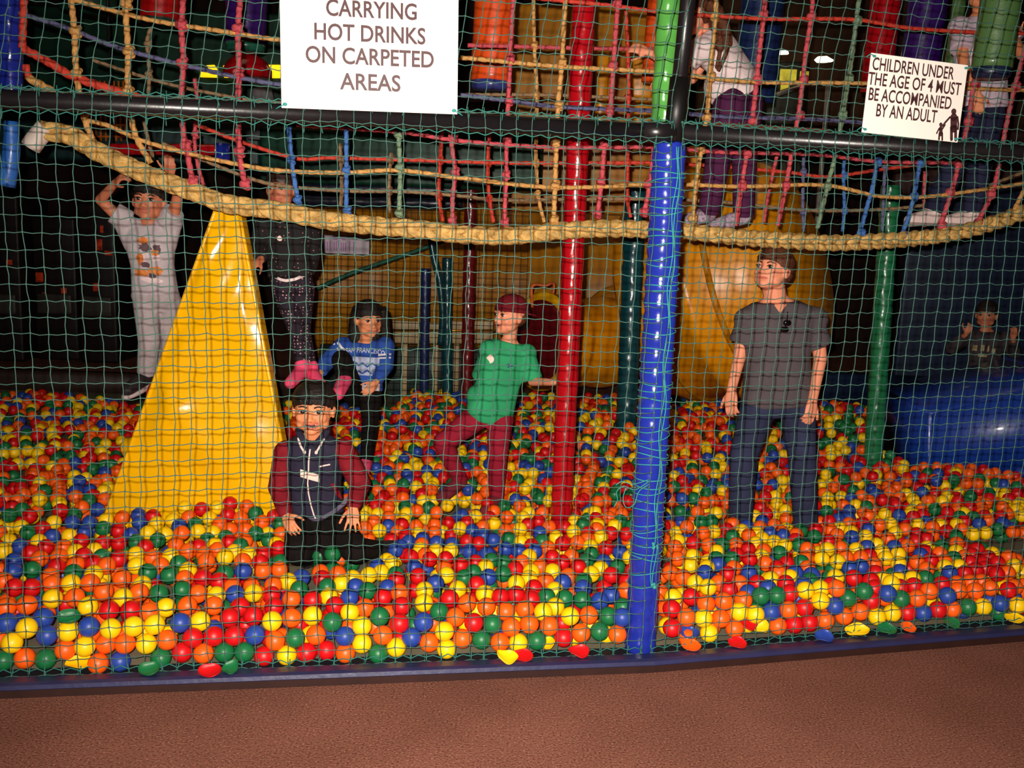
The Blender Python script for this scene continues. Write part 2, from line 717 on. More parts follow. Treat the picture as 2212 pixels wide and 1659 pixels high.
# black pole above the post and the pads behind it
t = thing('black_pole', 'black steel upright pole rising above the blue padded post', 'pole', pc + Vector((0, 0, zt)))
bm = bmesh.new()
tp = NM - OUTM * 0.03
q0, q1 = on_net(1456, 288, -0.03), on_net(1486, 0, -0.03)
tube(bm, [q0 + (q0 - q1) * 0.05, q0 + (q1 - q0) * 2.0], 0.028, 20)
obj('tube', bm, BLK, t)
bm = bmesh.new()
tube(bm, [q0 + (q0 - q1) * 0.06, q0 + (q1 - q0) * 0.42], 0.036, 20)
obj('sleeve', bm, mat('black_rubber', (14, 12, 12), 0.45, 0.4), t)


# ------------------------------------------------------------------ netting
NETM = mat('net_green', (66, 102, 92), 0.7, 0.2, 0.18, 30)
CELL = 0.0565


def net_panel(label, P0, D, O_, length, z0, z1, shear=0.0, seed=1, u0=0.0, off=0.0):
    """square mesh netting between z0 and z1; strands sag a little between their knots"""
    rnd = random.Random(seed)
    nu, nz = int(length / CELL), max(1, int(round((z1 - z0) / CELL)))
    bm = bmesh.new()
    G = {}
    a1, a2, a3 = rnd.uniform(0, 6), rnd.uniform(0, 6), rnd.uniform(0, 6)
    for i in range(nu + 1):
        for j in range(nz + 1):
            u = u0 + i * CELL
            z = z0 + (z1 - z0) * j / nz
            k = min(1, min(j, nz - j) / 4)
            uu = u + shear * (z - z0) + 0.010 * k * math.sin(z * 3.1 + a1 + u) + rnd.uniform(-.0035, .0035)
            zz = z + 0.012 * k * math.sin(u * 1.7 + a2 + z) + rnd.uniform(-.003, .003)
            dd = off + 0.012 * k * math.sin(u * 2.3 + z * 1.9 + a3)
            G[i, j] = P0 + D * uu + O_ * dd + Vector((0, 0, zz))
    r = 0.00172
    for i in range(nu + 1):
        pts = []
        for j in range(nz + 1):
            pts.append(G[i, j])
            if j < nz:
                pts.append((G[i, j] + G[i, j + 1]) / 2 + D * rnd.uniform(-.003, .003))
        tube(bm, pts, r, 4)
    for j in range(nz + 1):
        pts = []
        for i in range(nu + 1):
            pts.append(G[i, j])
            if i < nu:
                pts.append((G[i, j] + G[i + 1, j]) / 2 + Vector((0, 0, -0.004 + rnd.uniform(-.002, .002))))
        tube(bm, pts, r, 4)
    for p in G.values():
        rings(bm, [[p + Vector((math.cos(a), 0.0, math.sin(a))) * 0.0042 + O_ * q for a in (0, 1.57, 3.14, 4.71)] for q in (-0.003, 0.003)])
    return tag(obj('safety_net', bm, NETM), label, 'net')


LL, LR = 3.3, 2.7
net_panel('green mesh net across the ball pit left of the blue post, below the beam', NM, DL, OUTL, LL, 0.035, ZB + 0.035, 0.0, 2, 0.02, 0.006)
net_panel('green mesh net across the ball pit right of the blue post, below the beam', NM, DR, OUTR, LR, 0.035, ZB + 0.035, 0.0, 3, 0.02, 0.006)
net_panel('green mesh net above the beam around the large no hot drinks sign', NM, DL, OUTL, LL, ZB + 0.033, 2.72, -0.12, 4, 0.03, 0.004)
net_panel('green mesh net above the beam around the small children sign', NM, DR, OUTR, LR, ZB + 0.033, 2.72, 0.12, 5, 0.03, 0.004)

# heavier edge cords of the nets along the beam and the kerb
for D, O_, L, nm in ((DL, OUTL, LL, 'left'), (DR, OUTR, LR, 'right')):
    for z, wh in ((ZB - 0.04, 'below the beam'), (ZB + 0.036, 'above the beam'), (0.055, 'along the kerb')):
        rnd = random.Random(int(z * 100))
        bm = bmesh.new()
        pts = []
        n = int(L / 0.028)
        for i in range(n + 1):
            pts.append(NM + D * (0.02 + i * L / n) + O_ * 0.010 + Vector((0, 0, z + (0.006 if i % 2 else -0.004) + rnd.uniform(-.003, .003))))
        tube(bm, pts, 0.0022, 5)
        for i in range(0, n, 2):
            p = pts[i]
            tube(bm, [p, p + Vector((rnd.uniform(-.008, .008), 0, -0.022)), p + Vector((rnd.uniform(-.008, .008), 0.004, 0.016))], 0.002, 4)
        tag(obj('edge_cord', bm, mat('teal_edge_cord', (46, 108, 98), 0.65, 0.2, 0.15, 40)),
            'teal edge cord lacing the net %s, %s of the blue post' % (wh, nm), 'cord')

# ------------------------------------------------------------------ signs
WHITE = mat('sign_white', (250, 240, 230), 0.35, 0.5, 0.01, 3)
INK = mat('sign_ink', (74, 44, 46), 0.5, 0.3, 0.05, 10)


def sign(name, label, quad, lines, off, bold, xs, ink):
    """quad: bottom left, bottom right, height in metres; lines: (text, px, py, cap height px, width px)"""
    BL, BR = on_net(*quad[0], off), on_net(*quad[1], off)
    ux = (BR - BL)
    W = ux.length
    ux.normalize()
    O_ = OUTL if quad[0][0] < 1200 else OUTR
    uy = O_.cross(ux).normalized()
    if uy.z < 0:
        uy = -uy
    H = quad[2]
    nrm = ux.cross(uy).normalized()
    t = thing(name, label, 'sign', (BL + BR) / 2)
    bm = bmesh.new()
    rbox(bm, BL + ux * W / 2 + uy * H / 2 - nrm * 0.003, (W, H, 0.005), 0.0015, Matrix((ux, uy, nrm)).transposed())
    obj('board', bm, WHITE, t, False)
    VF = []
    for s, px, py, ch, wd in lines:
        c = on_net(px, py, off)
        x, y = (c - BL).dot(ux), (c - BL).dot(uy)
        sc = (on_net(px + 50, py, off) - on_net(px - 50, py, off)).length / 100
        V, Fc = text_mesh(s, 1.0, bold)
        xs_ = [v[0] for v in V]
        ys_ = [v[1] for v in V]
        kx = wd * sc / (max(xs_) - min(xs_))
        sv = (on_net(px, py + 25, off) - on_net(px, py - 25, off)).length / 50
        ky = ch * sv / (max(ys_) - min(ys_))
        mx, my = (max(xs_) + min(xs_)) / 2, (max(ys_) + min(ys_)) / 2
        VF.append(([((a - mx) * kx + x, (b - my) * ky + y) for a, b in V], Fc))
    flat_obj('lettering', VF, BL, ux, uy, ink, t, 0.0008)
    return t, BL, ux, uy, nrm, W, H


s1 = sign('notice_board', 'large white notice about carrying hot drinks tied to the net', ((608, 233), (988, 247), 0.60),
          [('CARRYING', 803, 21, 37, 196), ('HOT DRINKS', 800, 73, 37, 240), ('ON CARPETED', 800, 123, 37, 277), ('AREAS', 800, 178, 37, 131)], 0.022, 0.02, 1.0, INK)
t, BL, ux, uy, nrm, W, H = s1
for x in (0.012, W - 0.012):
    bm = bmesh.new()
    ell(bm, BL + ux * x + uy * 0.012 + nrm * 0.002, (0.008, 0.006, 0.006), n=10)
    tube(bm, [BL + ux * x + uy * 0.012 + nrm * 0.004, BL + ux * (x * 1.0 + (0.02 if x > 0.1 else -0.02)) + uy * 0.002 + nrm * 0.006, BL + ux * (x + (0.03 if x > 0.1 else -0.03)) - uy * 0.004], 0.002, 5)
    obj('tie', bm, TEAL, t)
s2 = sign('notice_board', 'small tilted white notice that children must be accompanied by an adult', ((1862, 286), (2069, 308), 0.290),
          [('CHILDREN UNDER', 1974, 148, 28, 178), ('THE AGE OF 4 MUST', 1977, 181, 28, 202), ('BE ACCOMPANIED', 1967, 213, 28, 180), ('BY AN ADULT', 1959, 245, 28, 132)], 0.022, 0.016, 1.0, INK)
t, BL, ux, uy, nrm, W, H = s2


def spt(px, py):
    c = on_net(px, py, 0.022)
    return ((c - BL).dot(ux), (c - BL).dot(uy))


VF = []
for (hx, hy), hr, parts in (((2060, 241), 0.0115, [([(2060, 253), (2060, 278)], 0.030), ([(2055, 275), (2055, 301)], 0.013), ([(2064, 275), (2064, 302)], 0.013), ([(2052, 253), (2042, 264), (2036, 272)], 0.008), ([(2068, 253), (2070, 268), (2069, 279)], 0.008)]),
                            ((2032, 269), 0.0075, [([(2032, 277), (2032, 290)], 0.016), ([(2029, 288), (2028, 301)], 0.008), ([(2035, 288), (2035, 302)], 0.008), ([(2036, 278), (2041, 270)], 0.006), ([(2028, 278), (2023, 288)], 0.006)])):
    x, y = spt(hx, hy)
    VF.append(disc2(x, y, hr, hr))
    for pl, wd in parts:
        VF.append(line2([spt(*q) for q in pl], wd))
        for q in (pl[0], pl[-1]):
            VF.append(disc2(*spt(*q), wd / 2, wd / 2))
flat_obj('pictogram', VF, BL, ux, uy, INK, t, 0.0009)
for x, y in ((0.01, 0.012), (W - 0.012, 0.012), (0.012, H - 0.012), (W - 0.01, H - 0.012)):
    bm = bmesh.new()
    ell(bm, BL + ux * x + uy * y + nrm * 0.002, (0.007, 0.005, 0.005), n=10)
    sx = 1 if x > 0.1 else -1
    tube(bm, [BL + ux * x + uy * y + nrm * 0.004, BL + ux * (x + sx * 0.02) + uy * (y + 0.006) + nrm * 0.006, BL + ux * (x + sx * 0.032) + uy * (y - 0.006)], 0.002, 5)
    obj('tie', bm, TEAL, t)

# ------------------------------------------------------------------ rope bridge
GOLD = mat('gold_rope', (206, 152, 84), 0.6, 0.4, 0.25, 60, 0.4, 300)
PINK = mat('pink_rope', (196, 74, 84), 0.6, 0.4, 0.2, 60, 0.4, 300)
REDR = mat('red_rope', (206, 62, 44), 0.6, 0.4, 0.2, 60, 0.4, 300)
BLUR = mat('blue_rope', (62, 108, 176), 0.6, 0.4, 0.2, 60, 0.4, 300)
GRNR = mat('green_rope', (118, 142, 112), 0.6, 0.4, 0.2, 60, 0.4, 300)
GRYR = mat('grey_blue_rope', (92, 92, 128), 0.6, 0.4, 0.2, 60, 0.4, 300)
TANR = mat('tan_rope', (140, 112, 80), 0.6, 0.4, 0.2, 60, 0.4, 300)
RC = dict(g=GOLD, p=PINK, r=REDR, b=BLUR, n=GRNR, y=GRYR, t=TANR)


def rd(px):
    xs, ys = (-300, 0, 1000, 1430, 2212, 2500), (4.5, 4.5, 4.68, 4.92, 5.5, 5.8)
    return float(np.interp(px, xs, ys))


def rp(px, py, back=0.0, dy=0.0):
    return at(px, py, rd(px) + back + dy)


bridge = thing('rope_bridge', 'sagging rope bridge of coloured knotted ropes on one thick straw rope', 'rope bridge', at(1100, 490, 4.75))
# the thick foot rope: a plait of three fat strands, each a laid rope
foot_px = [(86, 282), (150, 292), (215, 330), (320, 378), (420, 415), (490, 440), (600, 455), (700, 475), (800, 487), (900, 495), (1000, 507), (1100, 510), (1200, 500), (1300, 494), (1430, 497), (1500, 502), (1600, 513), (1700, 520), (1800, 525), (1900, 521), (2000, 513), (2080, 500), (2150, 480), (2230, 452), (2330, 415), (2480, 345), (2620, 270)]
fc = resample([rp(x, y) for x, y in foot_px], 0.01)
bm = bmesh.new()
for k in range(4):
    pts = []
    s = 0
    for i, p in enumerate(fc):
        d = (fc[min(i + 1, len(fc) - 1)] - fc[max(0, i - 1)]).normalized()
        if i:
            s += (fc[i] - fc[i - 1]).length
        sd = d.cross(Vector((0, 0, 1))).normalized()
        up = sd.cross(d)
        ph = s / 0.27 * 2 * PI + k * PI / 2
        pts.append(p + up * 0.0225 * math.sin(ph) + sd * 0.016 * math.sin(2 * ph))
    twisted(bm, pts, 0.0215, 0.10, 4, 24, 0.008, 0.14)
obj('foot_rope', bm, mat('straw_rope', (206, 164, 92), 0.5, 0.45, 0.4, 28, 0.7, 160), bridge)
# white tape on its end
bm = bmesh.new()
tube(bm, resample([rp(66, 318), rp(80, 298), rp(100, 276)], 0.02), 0.044, 16)
obj('taped_end', bm, mat('white_tape', (216, 200, 190), 0.5), bridge)


def rope(pts, c, r, back=0.0, wob=0.004, seed=0):
    r *= 0.88
    P = resample([rp(x, y, back) for x, y in pts], 0.02)
    bm = bmesh.new()
    twisted(bm, P, r, 0.045, 3, 12, 0.009)
    return obj('side_rope', bm, RC[c], bridge)


def vrope(pts, c, knots, r=0.0125, back=0.0):
    r *= 0.86
    if pts[0][1] < -5:
        pts = [(pts[0][0] + (pts[0][0] - pts[1][0]) * 2.2, pts[0][1] + (pts[0][1] - pts[1][1]) * 2.2)] + list(pts)
    P = [rp(x, y, back) for x, y in pts]
    bm = bmesh.new()
    twisted(bm, P, r, 0.04, 3, 12, 0.008)
    for x, y in knots:
        p = rp(x, y, back)
        # an overhand knot: two fat loops crossing
        for s_ in (-1, 1):
            L = [p + Vector((math.cos(a) * r * 1.25, math.sin(a) * r * 1.2 - 0.004, s_ * r * 0.9 * math.sin(a + 0.6) + s_ * 0.006)) for a in [2 * PI * q / 12 for q in range(12)]]
            tube(bm, L + L[:1], r * 0.85, 8)
        ell(bm, p, (r * 1.5, r * 1.5, r * 1.9), n=10)
    return obj('hanging_rope', bm, RC[c], bridge)


# lengthwise ropes, viewer's side
rope([(640, 270), (860, 285), (1000, 305), (1180, 318), (1300, 319), (1430, 318), (1560, 329), (1760, 334), (1900, 349), (2060, 352)], 'p', 0.011)
rope([(180, 258), (235, 272), (320, 308), (470, 346), (600, 368), (740, 373), (860, 368), (1000, 385), (1200, 405), (1430, 398), (1600, 403), (1780, 400), (1900, 424), (2000, 425), (2120, 410), (2240, 392)], 'g', 0.0115)
rope([(40, 28), (150, 62), (250, 101), (420, 146), (600, 182), (800, 198), (1000, 206), (1200, 230), (1420, 240), (1560, 252), (1760, 258), (1900, 268)], 'y', 0.0115)
rope([(120, -12), (240, 22), (340, 46), (470, 66), (600, 86), (800, 110), (1000, 125), (1200, 143), (1430, 156), (1530, 168), (1640, 178), (1860, 180), (2080, 190), (2230, 196)], 'g', 0.0115)
rope([(1160, -4), (1300, 10), (1430, 26), (1530, 34), (1660, 41), (1840, 42), (1960, 60), (2110, 70), (2230, 72)], 'r', 0.011)
rope([(48, 104), (105, 134), (160, 166), (250, 196), (340, 222), (420, 250)], 'r', 0.021)
rope([(60, 168), (100, 190), (140, 214), (190, 250)], 'g', 0.02)
rope([(52, 0), (50, 50), (48, 104)], 'r', 0.018)
rope([(55, 140), (62, 170)], 'r', 0.018)
# far side
rope([(420, 268), (520, 306), (640, 342), (720, 341), (900, 346), (1100, 352), (1300, 352), (1430, 352), (1560, 360), (1700, 372), (1790, 382), (1890, 368), (2040, 348), (2140, 330)], 'r', 0.011, 0.5)
rope([(350, 310), (430, 342), (520, 378), (600, 400), (740, 412), (880, 414), (1000, 424), (1100, 432), (1420, 430), (1600, 440), (1760, 455), (1960, 448), (2080, 420), (2212, 372)], 't', 0.011, 0.5)
rope([(1010, 98), (1100, 100), (1250, 104), (1420, 106)], 'p', 0.012, 0.5)
rope([(200, 130), (330, 172), (430, 196), (600, 222), (800, 208), (1160, 205), (1430, 216)], 't', 0.010, 0.5)
# hanging ropes with their knots
for a in (
    ([(152, -12), (160, 60), (165, 160), (176, 222), (184, 262), (200, 300)], 'g', [(164, 68), (166, 160)], 0.0155),
    ([(268, -12), (276, 100), (277, 200), (292, 290), (326, 352)], 'g', [(274, 8), (279, 112), (278, 200)], 0.0155),
    ([(396, -12), (392, 60), (396, 130), (392, 220), (398, 300), (408, 350), (416, 394)], 'p', [(392, 55), (394, 136), (402, 315), (418, 392)], 0.0155),
    ([(520, -12), (514, 62), (516, 150), (514, 230), (516, 310), (520, 352), (530, 400)], 'p', [(514, 62), (516, 158), (517, 328), (530, 398)], 0.0155),
    ([(624, 272), (628, 330), (636, 390), (645, 436)], 'b', [(629, 345), (643, 432)]),
    ([(748, 272), (748, 360), (748, 462)], 'b', [(748, 368), (750, 455)]),
    ([(860, 280), (864, 366), (862, 470)], 'n', [(860, 290), (863, 362), (862, 460)]),
    ([(972, 284), (978, 330), (984, 372), (978, 424), (977, 480)], 'p', [(980, 300), (984, 372), (977, 476)]),
    ([(1110, -12), (1105, 60), (1102, 126), (1098, 214), (1094, 300), (1093, 380), (1089, 482)], 'p', [(1103, 128), (1099, 218), (1096, 302), (1093, 378), (1090, 480)]),
    ([(1222, -12), (1217, 70), (1214, 136), (1206, 222), (1202, 310), (1199, 400), (1196, 478)], 'g', [(1214, 136), (1207, 228), (1200, 310), (1200, 400), (1197, 476)], 0.0135),
    ([(1336, -12), (1330, 70), (1325, 142), (1318, 238), (1306, 312), (1300, 390), (1290, 466)], 'p', [(1333, 8), (1324, 142), (1317, 238), (1306, 312), (1298, 392), (1290, 462)], 0.0135),
    ([(1418, 292), (1412, 330), (1404, 400), (1390, 466)], 'p', [(1414, 314), (1400, 398), (1390, 458)], 0.0145),
    ([(1548, -12), (1544, 60), (1535, 150), (1528, 240), (1515, 320), (1505, 390), (1496, 478)], 'g', [(1544, 36), (1535, 165), (1526, 254), (1514, 322), (1502, 395), (1496, 472)], 0.0135),
    ([(1654, -12), (1649, 40), (1641, 110), (1632, 200), (1622, 280), (1612, 340), (1602, 400), (1590, 488)], 'p', [(1648, 32), (1636, 172), (1626, 262), (1614, 330), (1602, 402)], 0.0145),
    ([(1757, -12), (1752, 40), (1741, 110), (1735, 166), (1726, 240), (1710, 330), (1698, 400), (1680, 488)], 'p', [(1752, 36), (1736, 172), (1728, 250), (1697, 400)], 0.0135),
    ([(1857, -12), (1850, 42), (1842, 110), (1832, 176), (1820, 250), (1806, 330), (1788, 400), (1766, 494)], 'n', [(1852, 45), (1834, 170), (1820, 248), (1786, 402)], 0.0135),
    ([(1896, 340), (1886, 400), (1872, 450), (1856, 508)], 'b', [(1895, 350), (1860, 504)], 0.0135),
    ([(1988, 346), (1974, 425), (1962, 470), (1946, 512)], 'b', [(1988, 352), (1974, 425), (1950, 510)], 0.0135),
    ([(2143, -12), (2136, 52), (2118, 120), (2104, 180), (2092, 260), (2076, 330), (2056, 414), (2028, 494)], 'p', [(2136, 55), (2106, 182), (2092, 262), (2072, 352), (2052, 416), (2034, 488)], 0.0145),
    ([(2226, 60), (2208, 130), (2192, 190), (2172, 280), (2158, 360), (2142, 420), (2108, 488)], 'p', [(2194, 186), (2140, 420), (2112, 482)], 0.0145),
    ([(2240, 372), (2212, 412), (2184, 468)], 'g', [(2184, 464)], 0.0135),
):
    vrope(*a)
for pts, c, kn in (
    ([(326, 60), (318, 90), (322, 150), (320, 215), (312, 262), (330, 340)], 't', [(320, 95), (322, 160)]),
    ([(420, 170), (426, 220), (420, 300), (428, 360), (440, 400)], 'p', [(422, 290)]),
    ([(735, 310), (738, 400), (736, 446)], 't', [(737, 345)]),
    ([(845, 330), (840, 410), (842, 460)], 't', [(843, 346), (840, 412)]),
    ([(955, 280), (951, 346), (948, 420), (956, 478)], 'r', [(950, 346), (948, 424)]),
    ([(1058, 280), (1054, 350), (1056, 424), (1066, 480)], 'r', [(1054, 352), (1056, 430)]),
    ([(1152, -12), (1154, 100), (1160, 200), (1158, 300), (1158, 350), (1164, 430), (1176, 480)], 'g', [(1154, 98), (1158, 205), (1157, 352), (1160, 420)]),
    ([(1352, 20), (1356, 110), (1358, 220), (1356, 300), (1356, 350), (1356, 432), (1362, 470)], 'r', [(1356, 210), (1356, 352), (1354, 430)]),
    ([(1680, 330), (1664, 400), (1650, 480)], 'p', []),
    ([(1736, 340), (1734, 440), (1736, 500)], 'y', [(1735, 372), (1735, 460)]),
    ([(1824, 345), (1822, 376), (1824, 450), (1820, 500)], 'b', [(1824, 380), (1824, 455)]),
    ([(1912, 355), (1908, 440), (1906, 500)], 'y', [(1911, 362)]),
    ([(1998, 370), (1996, 440), (1998, 490)], 'p', []),
):
    vrope(pts, c, kn, 0.0115, 0.5)

# ------------------------------------------------------------------ pads, poles, slides and bags in the hall
def V2(px, py, Y):
    return at(px, py, Y)


def pad_post(label, top, bot, Y, wpx, m, seed=1, cat='post', name='padded_post', zb=0.012, zt=None, bulge=0.03, amp=0.03, pitch=0.11):
    """upright foam covered post through two pixels at distance Y, standing on the pit floor"""
    p1, p0 = at(*top, Y), at(*bot, Y)
    d = p1 - p0
    base = p0 + d * ((zb - p0.z) / d.z) if zb is not None else p0
    topp = p0 + d * ((zt - p0.z) / d.z) if zt is not None else p1
    r = wpx / F * Y / 2
    bm = bmesh.new()
    wrinkled(bm, base, topp, r, 24, 0.014, amp, bulge, pitch, seed)
    o = obj(name, bm, m)
    return tag(o, label, cat)


REDV = vinyl('red_vinyl', (172, 12, 24), 0.22)
MARV = vinyl('maroon_vinyl', (104, 16, 22), 0.3)
GRNV = vinyl('green_vinyl', (30, 112, 70), 0.3)
LIME = vinyl('lime_vinyl', (84, 158, 70), 0.2)
TEAV = vinyl('dark_teal_vinyl', (14, 66, 74), 0.28)
ORGV = vinyl('orange_vinyl', (236, 84, 26), 0.35)
YELV = vinyl('yellow_vinyl', (246, 182, 8), 0.22)
YELP = mat('yellow_plastic', (236, 152, 10), 0.35, 0.5, 0.1, 4, 0.05, 10)
OCHP = mat('ochre_plastic', (190, 124, 14), 0.45, 0.4, 0.15, 3)
PURV = vinyl('purple_vinyl', (58, 22, 108), 0.35)
NAVY = vinyl('navy_vinyl', (24, 44, 92), 0.4)
OLIV = vinyl('olive_green_vinyl', (84, 120, 66), 0.4)
DGRN = mat('dark_green_pad', (14, 62, 46), 0.5, 0.4, 0.2, 5)
BLUP = vinyl('blue_ramp_vinyl', (20, 58, 150), 0.4)
DBLU = mat('dark_blue_pad', (18, 34, 62), 0.5, 0.4, 0.2, 5)
BLACKV = mat('black_vinyl', (20, 20, 24), 0.35, 0.5, 0.2, 5, 0.1, 30)

pad_post('red padded post standing in the balls between green shirt child and blue post', (1262, 0), (1211, 1140), 5.0, 47, REDV, 3, zt=2.75, amp=0.035, pitch=0.16)
pad_post('dark green padded post behind the red post', (1372, 455), (1352, 930), 7.2, 46, TEAV, 4, zt=1.95)
pad_post('slim maroon padded post behind the child in the green shirt', (1017, 430), (1008, 850), 8.3, 27, MARV, 5, zt=1.95)
pad_post('green padded post between the man and the blue ramp', (1922, 430), (1885, 1005), 6.6, 40, GRNV, 6, zt=2.0)
pad_post('blue padded post hanging behind the net at the left edge', (18, 0), (24, 236), 4.75, 50, BLUE, 7, zb=None, zt=2.75)
bm = bmesh.new()
tube(bm, resample([at(24, 262, 4.75), at(24, 330, 4.75), at(14, 402, 4.75)], 0.02), [0.03, 0.034, 0.034, 0.034, 0.036, 0.038] + [0.04] * 40, 16)
tag(obj('blue_bracket', bm, vinyl('sky_blue_vinyl', (44, 104, 190), 0.4)), 'light blue padded bracket at the left edge beside the taped rope end', 'pad')
pad_post('thin dark blue post left of the maroon post', (918, 690), (916, 850), 8.7, 20, NAVY, 8, zt=1.25)
pad_post('thin teal post with highlights beside the dark blue post', (966, 660), (966, 850), 8.7, 22, TEAV, 9, zt=1.35)

# green pad sleeve hanging behind the black pole
bm = bmesh.new()
wrinkled(bm, at(1432, 268, 4.25), at(1452, -120, 4.25), 0.05, 24, 0.012, 0.05, 0.05, 0.085, 11)
tag(obj('green_pad', bm, LIME), 'bright green padded sleeve beside the black pole above the beam', 'pad')

# ---- hanging bags
def bag(label, px, ytop, ybot, Y, wpx, m, mb=None, seed=1):
    c = at(px, ybot, Y)
    r = wpx / F * Y / 2
    top = at(px + (0), ytop, Y).z
    t = thing('hanging_bag', label, 'punch bag', (c.x, c.y, c.z))
    bm = bmesh.new()
    z0 = c.z + (0.05 if mb else 0.0)
    wrinkled(bm, (c.x, c.y, z0), (c.x + 0.02, c.y, max(top, 3.3)), r, 28, 0.03, 0.012, 0.0, 1, seed)
    obj('bag_body', bm, m, t)
    if mb:
        bm = bmesh.new()
        rings(bm, [oval(Vector((c.x, c.y, c.z + z)), Vector((r * k, 0, 0)), Vector((0, r * k, 0)), 28, 2) for z, k in ((0.0, 0.80), (0.012, 0.93), (0.052, 1.0))])
        obj('bag_base', bm, mb, t)
    bm = bmesh.new()
    tube(bm, [Vector((c.x + 0.02, c.y, max(top, 3.3) - 0.02)), Vector((c.x + 0.02, c.y, 4.98))], 0.012, 8)
    obj('strap', bm, BLACKV, t)
    return t


bag('orange hanging punch bag with blue base, right of the large notice', 1060, -10, 196, 5.9, 86, ORGV, vinyl('blue_base', (52, 62, 130), 0.4), 2)
bag('narrow orange hanging bag beside the green sleeve', 1408, -10, 178, 6.4, 44, ORGV, None, 3)
bag('red hanging bag above the left side of the small notice', 1890, -10, 200, 6.6, 62, REDV, None, 4)
bag('purple hanging bag behind the top of the small notice', 1975, -10, 240, 7.0, 78, PURV, None, 5)
bag('olive green hanging bag with dark base, right of the small notice', 2140, -10, 170, 5.25, 80, OLIV, vinyl('dark_base', (30, 40, 70), 0.4), 6)
bag('bright red hanging bag high on the left', 345, -10, 58, 7.2, 78, vinyl('scarlet_vinyl', (206, 16, 20), 0.4), vinyl('dark_green_base', (20, 70, 60), 0.4), 7)
bag('purple hanging bag left of the large notice', 530, -10, 112, 6.9, 84, PURV, vinyl('green_base', (34, 110, 90), 0.4), 8)
bag('dark green hanging bag nearest the left blue post', 190, -10, 30, 7.4, 110, DGRN, None, 9)
bag('dark blue tall pad hanging behind the stooping child in white', 1626, -10, 222, 7.0, 88, NAVY, None, 10)
bag('dark green slim bag between purple bag and olive bag', 2040, -10, 260, 7.3, 26, OLIV, None, 12)

# red dome under the purple bag, grey dome by the notice
bm = bmesh.new()
c = at(535, 150, 7.4)
rings(bm, [oval(c + Vector((0, 0, z)), Vector((r, 0, 0)), Vector((0, r, 0)), 24, 2) for z, r in ((-0.05, 0.17), (0.0, 0.17), (0.05, 0.14), (0.09, 0.09), (0.11, 0.03))])
tube(bm, [c + Vector((0, 0.0, 0.1)), Vector((c.x, c.y, 4.98))], 0.008, 6)
tag(obj('bumper_cap', bm, REDV), 'red domed bumper hung on a cable below the left purple bag', 'bumper')
bm = bmesh.new()
c = at(567, 286, 8.15)
rings(bm, [oval(c + Vector((0, 0, z)), Vector((r, 0, 0)), Vector((0, r, 0)), 24, 2) for z, r in ((-0.06, 0.115), (0.10, 0.112), (0.24, 0.10), (0.33, 0.075), (0.36, 0.02))])
tag(obj('grey_bollard', bm, mat('grey_plastic', (120, 118, 124), 0.5)), 'grey rounded bollard just left of the large notice', 'bollard')

# ---- climbing wedge
CP = Vector((0, 0, 0))
Yb, Yt = 4.82, 4.95
bl, br = onz(206, 1190, 0.015), onz(648, 1190, 0.015)
bl, br = at(206, 1190, Yb), at(648, 1190, Yb)
tl, tr = at(468, 443, Yt), at(512, 446, Yt)
bl.z = br.z = 0.014
wedge = thing('climbing_wedge', 'tall yellow vinyl triangular climbing wedge in the ball pit', 'climbing wedge', (bl + br) / 2)
bm = bmesh.new()
NXW, NZW = 24, 60
rw = random.Random(4)
folds = [(rw.uniform(0, 1), rw.uniform(0, 1), rw.uniform(-0.5, 0.5), rw.uniform(0.006, 0.016), rw.uniform(0.02, 0.07)) for _ in range(26)]
front = [[None] * (NXW + 1) for _ in range(NZW + 1)]
for j in range(NZW + 1):
    v = j / NZW
    a, b = bl.lerp(tl, v), br.lerp(tr, v)
    for i in range(NXW + 1):
        u = i / NXW
        e = min(u, 1 - u, v + 0.02, 1 - v) * 6
        k = 0
        for fu, fv, sl, am, wd in folds:
            dd = (v - fv - sl * (u - fu)) / wd
            k += am * math.exp(-dd * dd) * math.exp(-((u - fu) / 0.35) ** 2) * (1 if fv < 0.5 else 0.6)
        k += (0.010 * math.sin(v * 15 + u * 3 + 1.0) + 0.004 * math.sin(v * 37 - u * 6)) * (1 if v < 0.75 else .4)
        p = a.lerp(b, u)
        front[j][i] = bm.verts.new(p + Vector((0, -min(1, e) * (k + 0.012) + 0.012, 0)))
for j in range(NZW):
    for i in range(NXW):
        bm.faces.new((front[j][i], front[j][i + 1], front[j + 1][i + 1], front[j + 1][i]))
obj('front_panel', bm, mat('wedge_vinyl', (250, 184, 6), 0.2, 0.5, 0.06, 5, 0.12, 14, coat=0.5), wedge)
bm = bmesh.new()
TH = Vector((0, 0.13, 0))
rings(bm, [[p + Vector((0, 0.012, 0)), p2 + Vector((0, 0.012, 0)), p2 + TH, p + TH] for p, p2 in ((bl, br), (tl, tr))])
obj('core', bm, YELV, wedge, False)
bm = bmesh.new()
for a, b in ((bl, tl), (br, tr)):
    tube(bm, resample([a.lerp(b, q / 10) + Vector((0, 0.014, 0)) for q in range(11)], 0.05), 0.011, 8)
tube(bm, [tl + Vector((0, 0.02, 0)), tr + Vector((0, 0.02, 0))], 0.012, 8)
obj('piping', bm, YELV, wedge)
# rear rolls that serve as steps
for px0, px1, py, m, nm in ((262, 600, 966, YELV, 'step_roll'), (318, 590, 852, REDV, 'step_roll')):
    bm = bmesh.new()
    a, b = at(px0, py, 5.04), at(px1, py, 5.04)
    tube(bm, [a, a + (b - a) * 0.03, b - (b - a) * 0.03, b], [0.02, 0.055, 0.055, 0.02], 18)
    o = obj(nm, bm, m, wedge)
    o['label'] = 'red roll' if m is REDV else 'yellow roll'

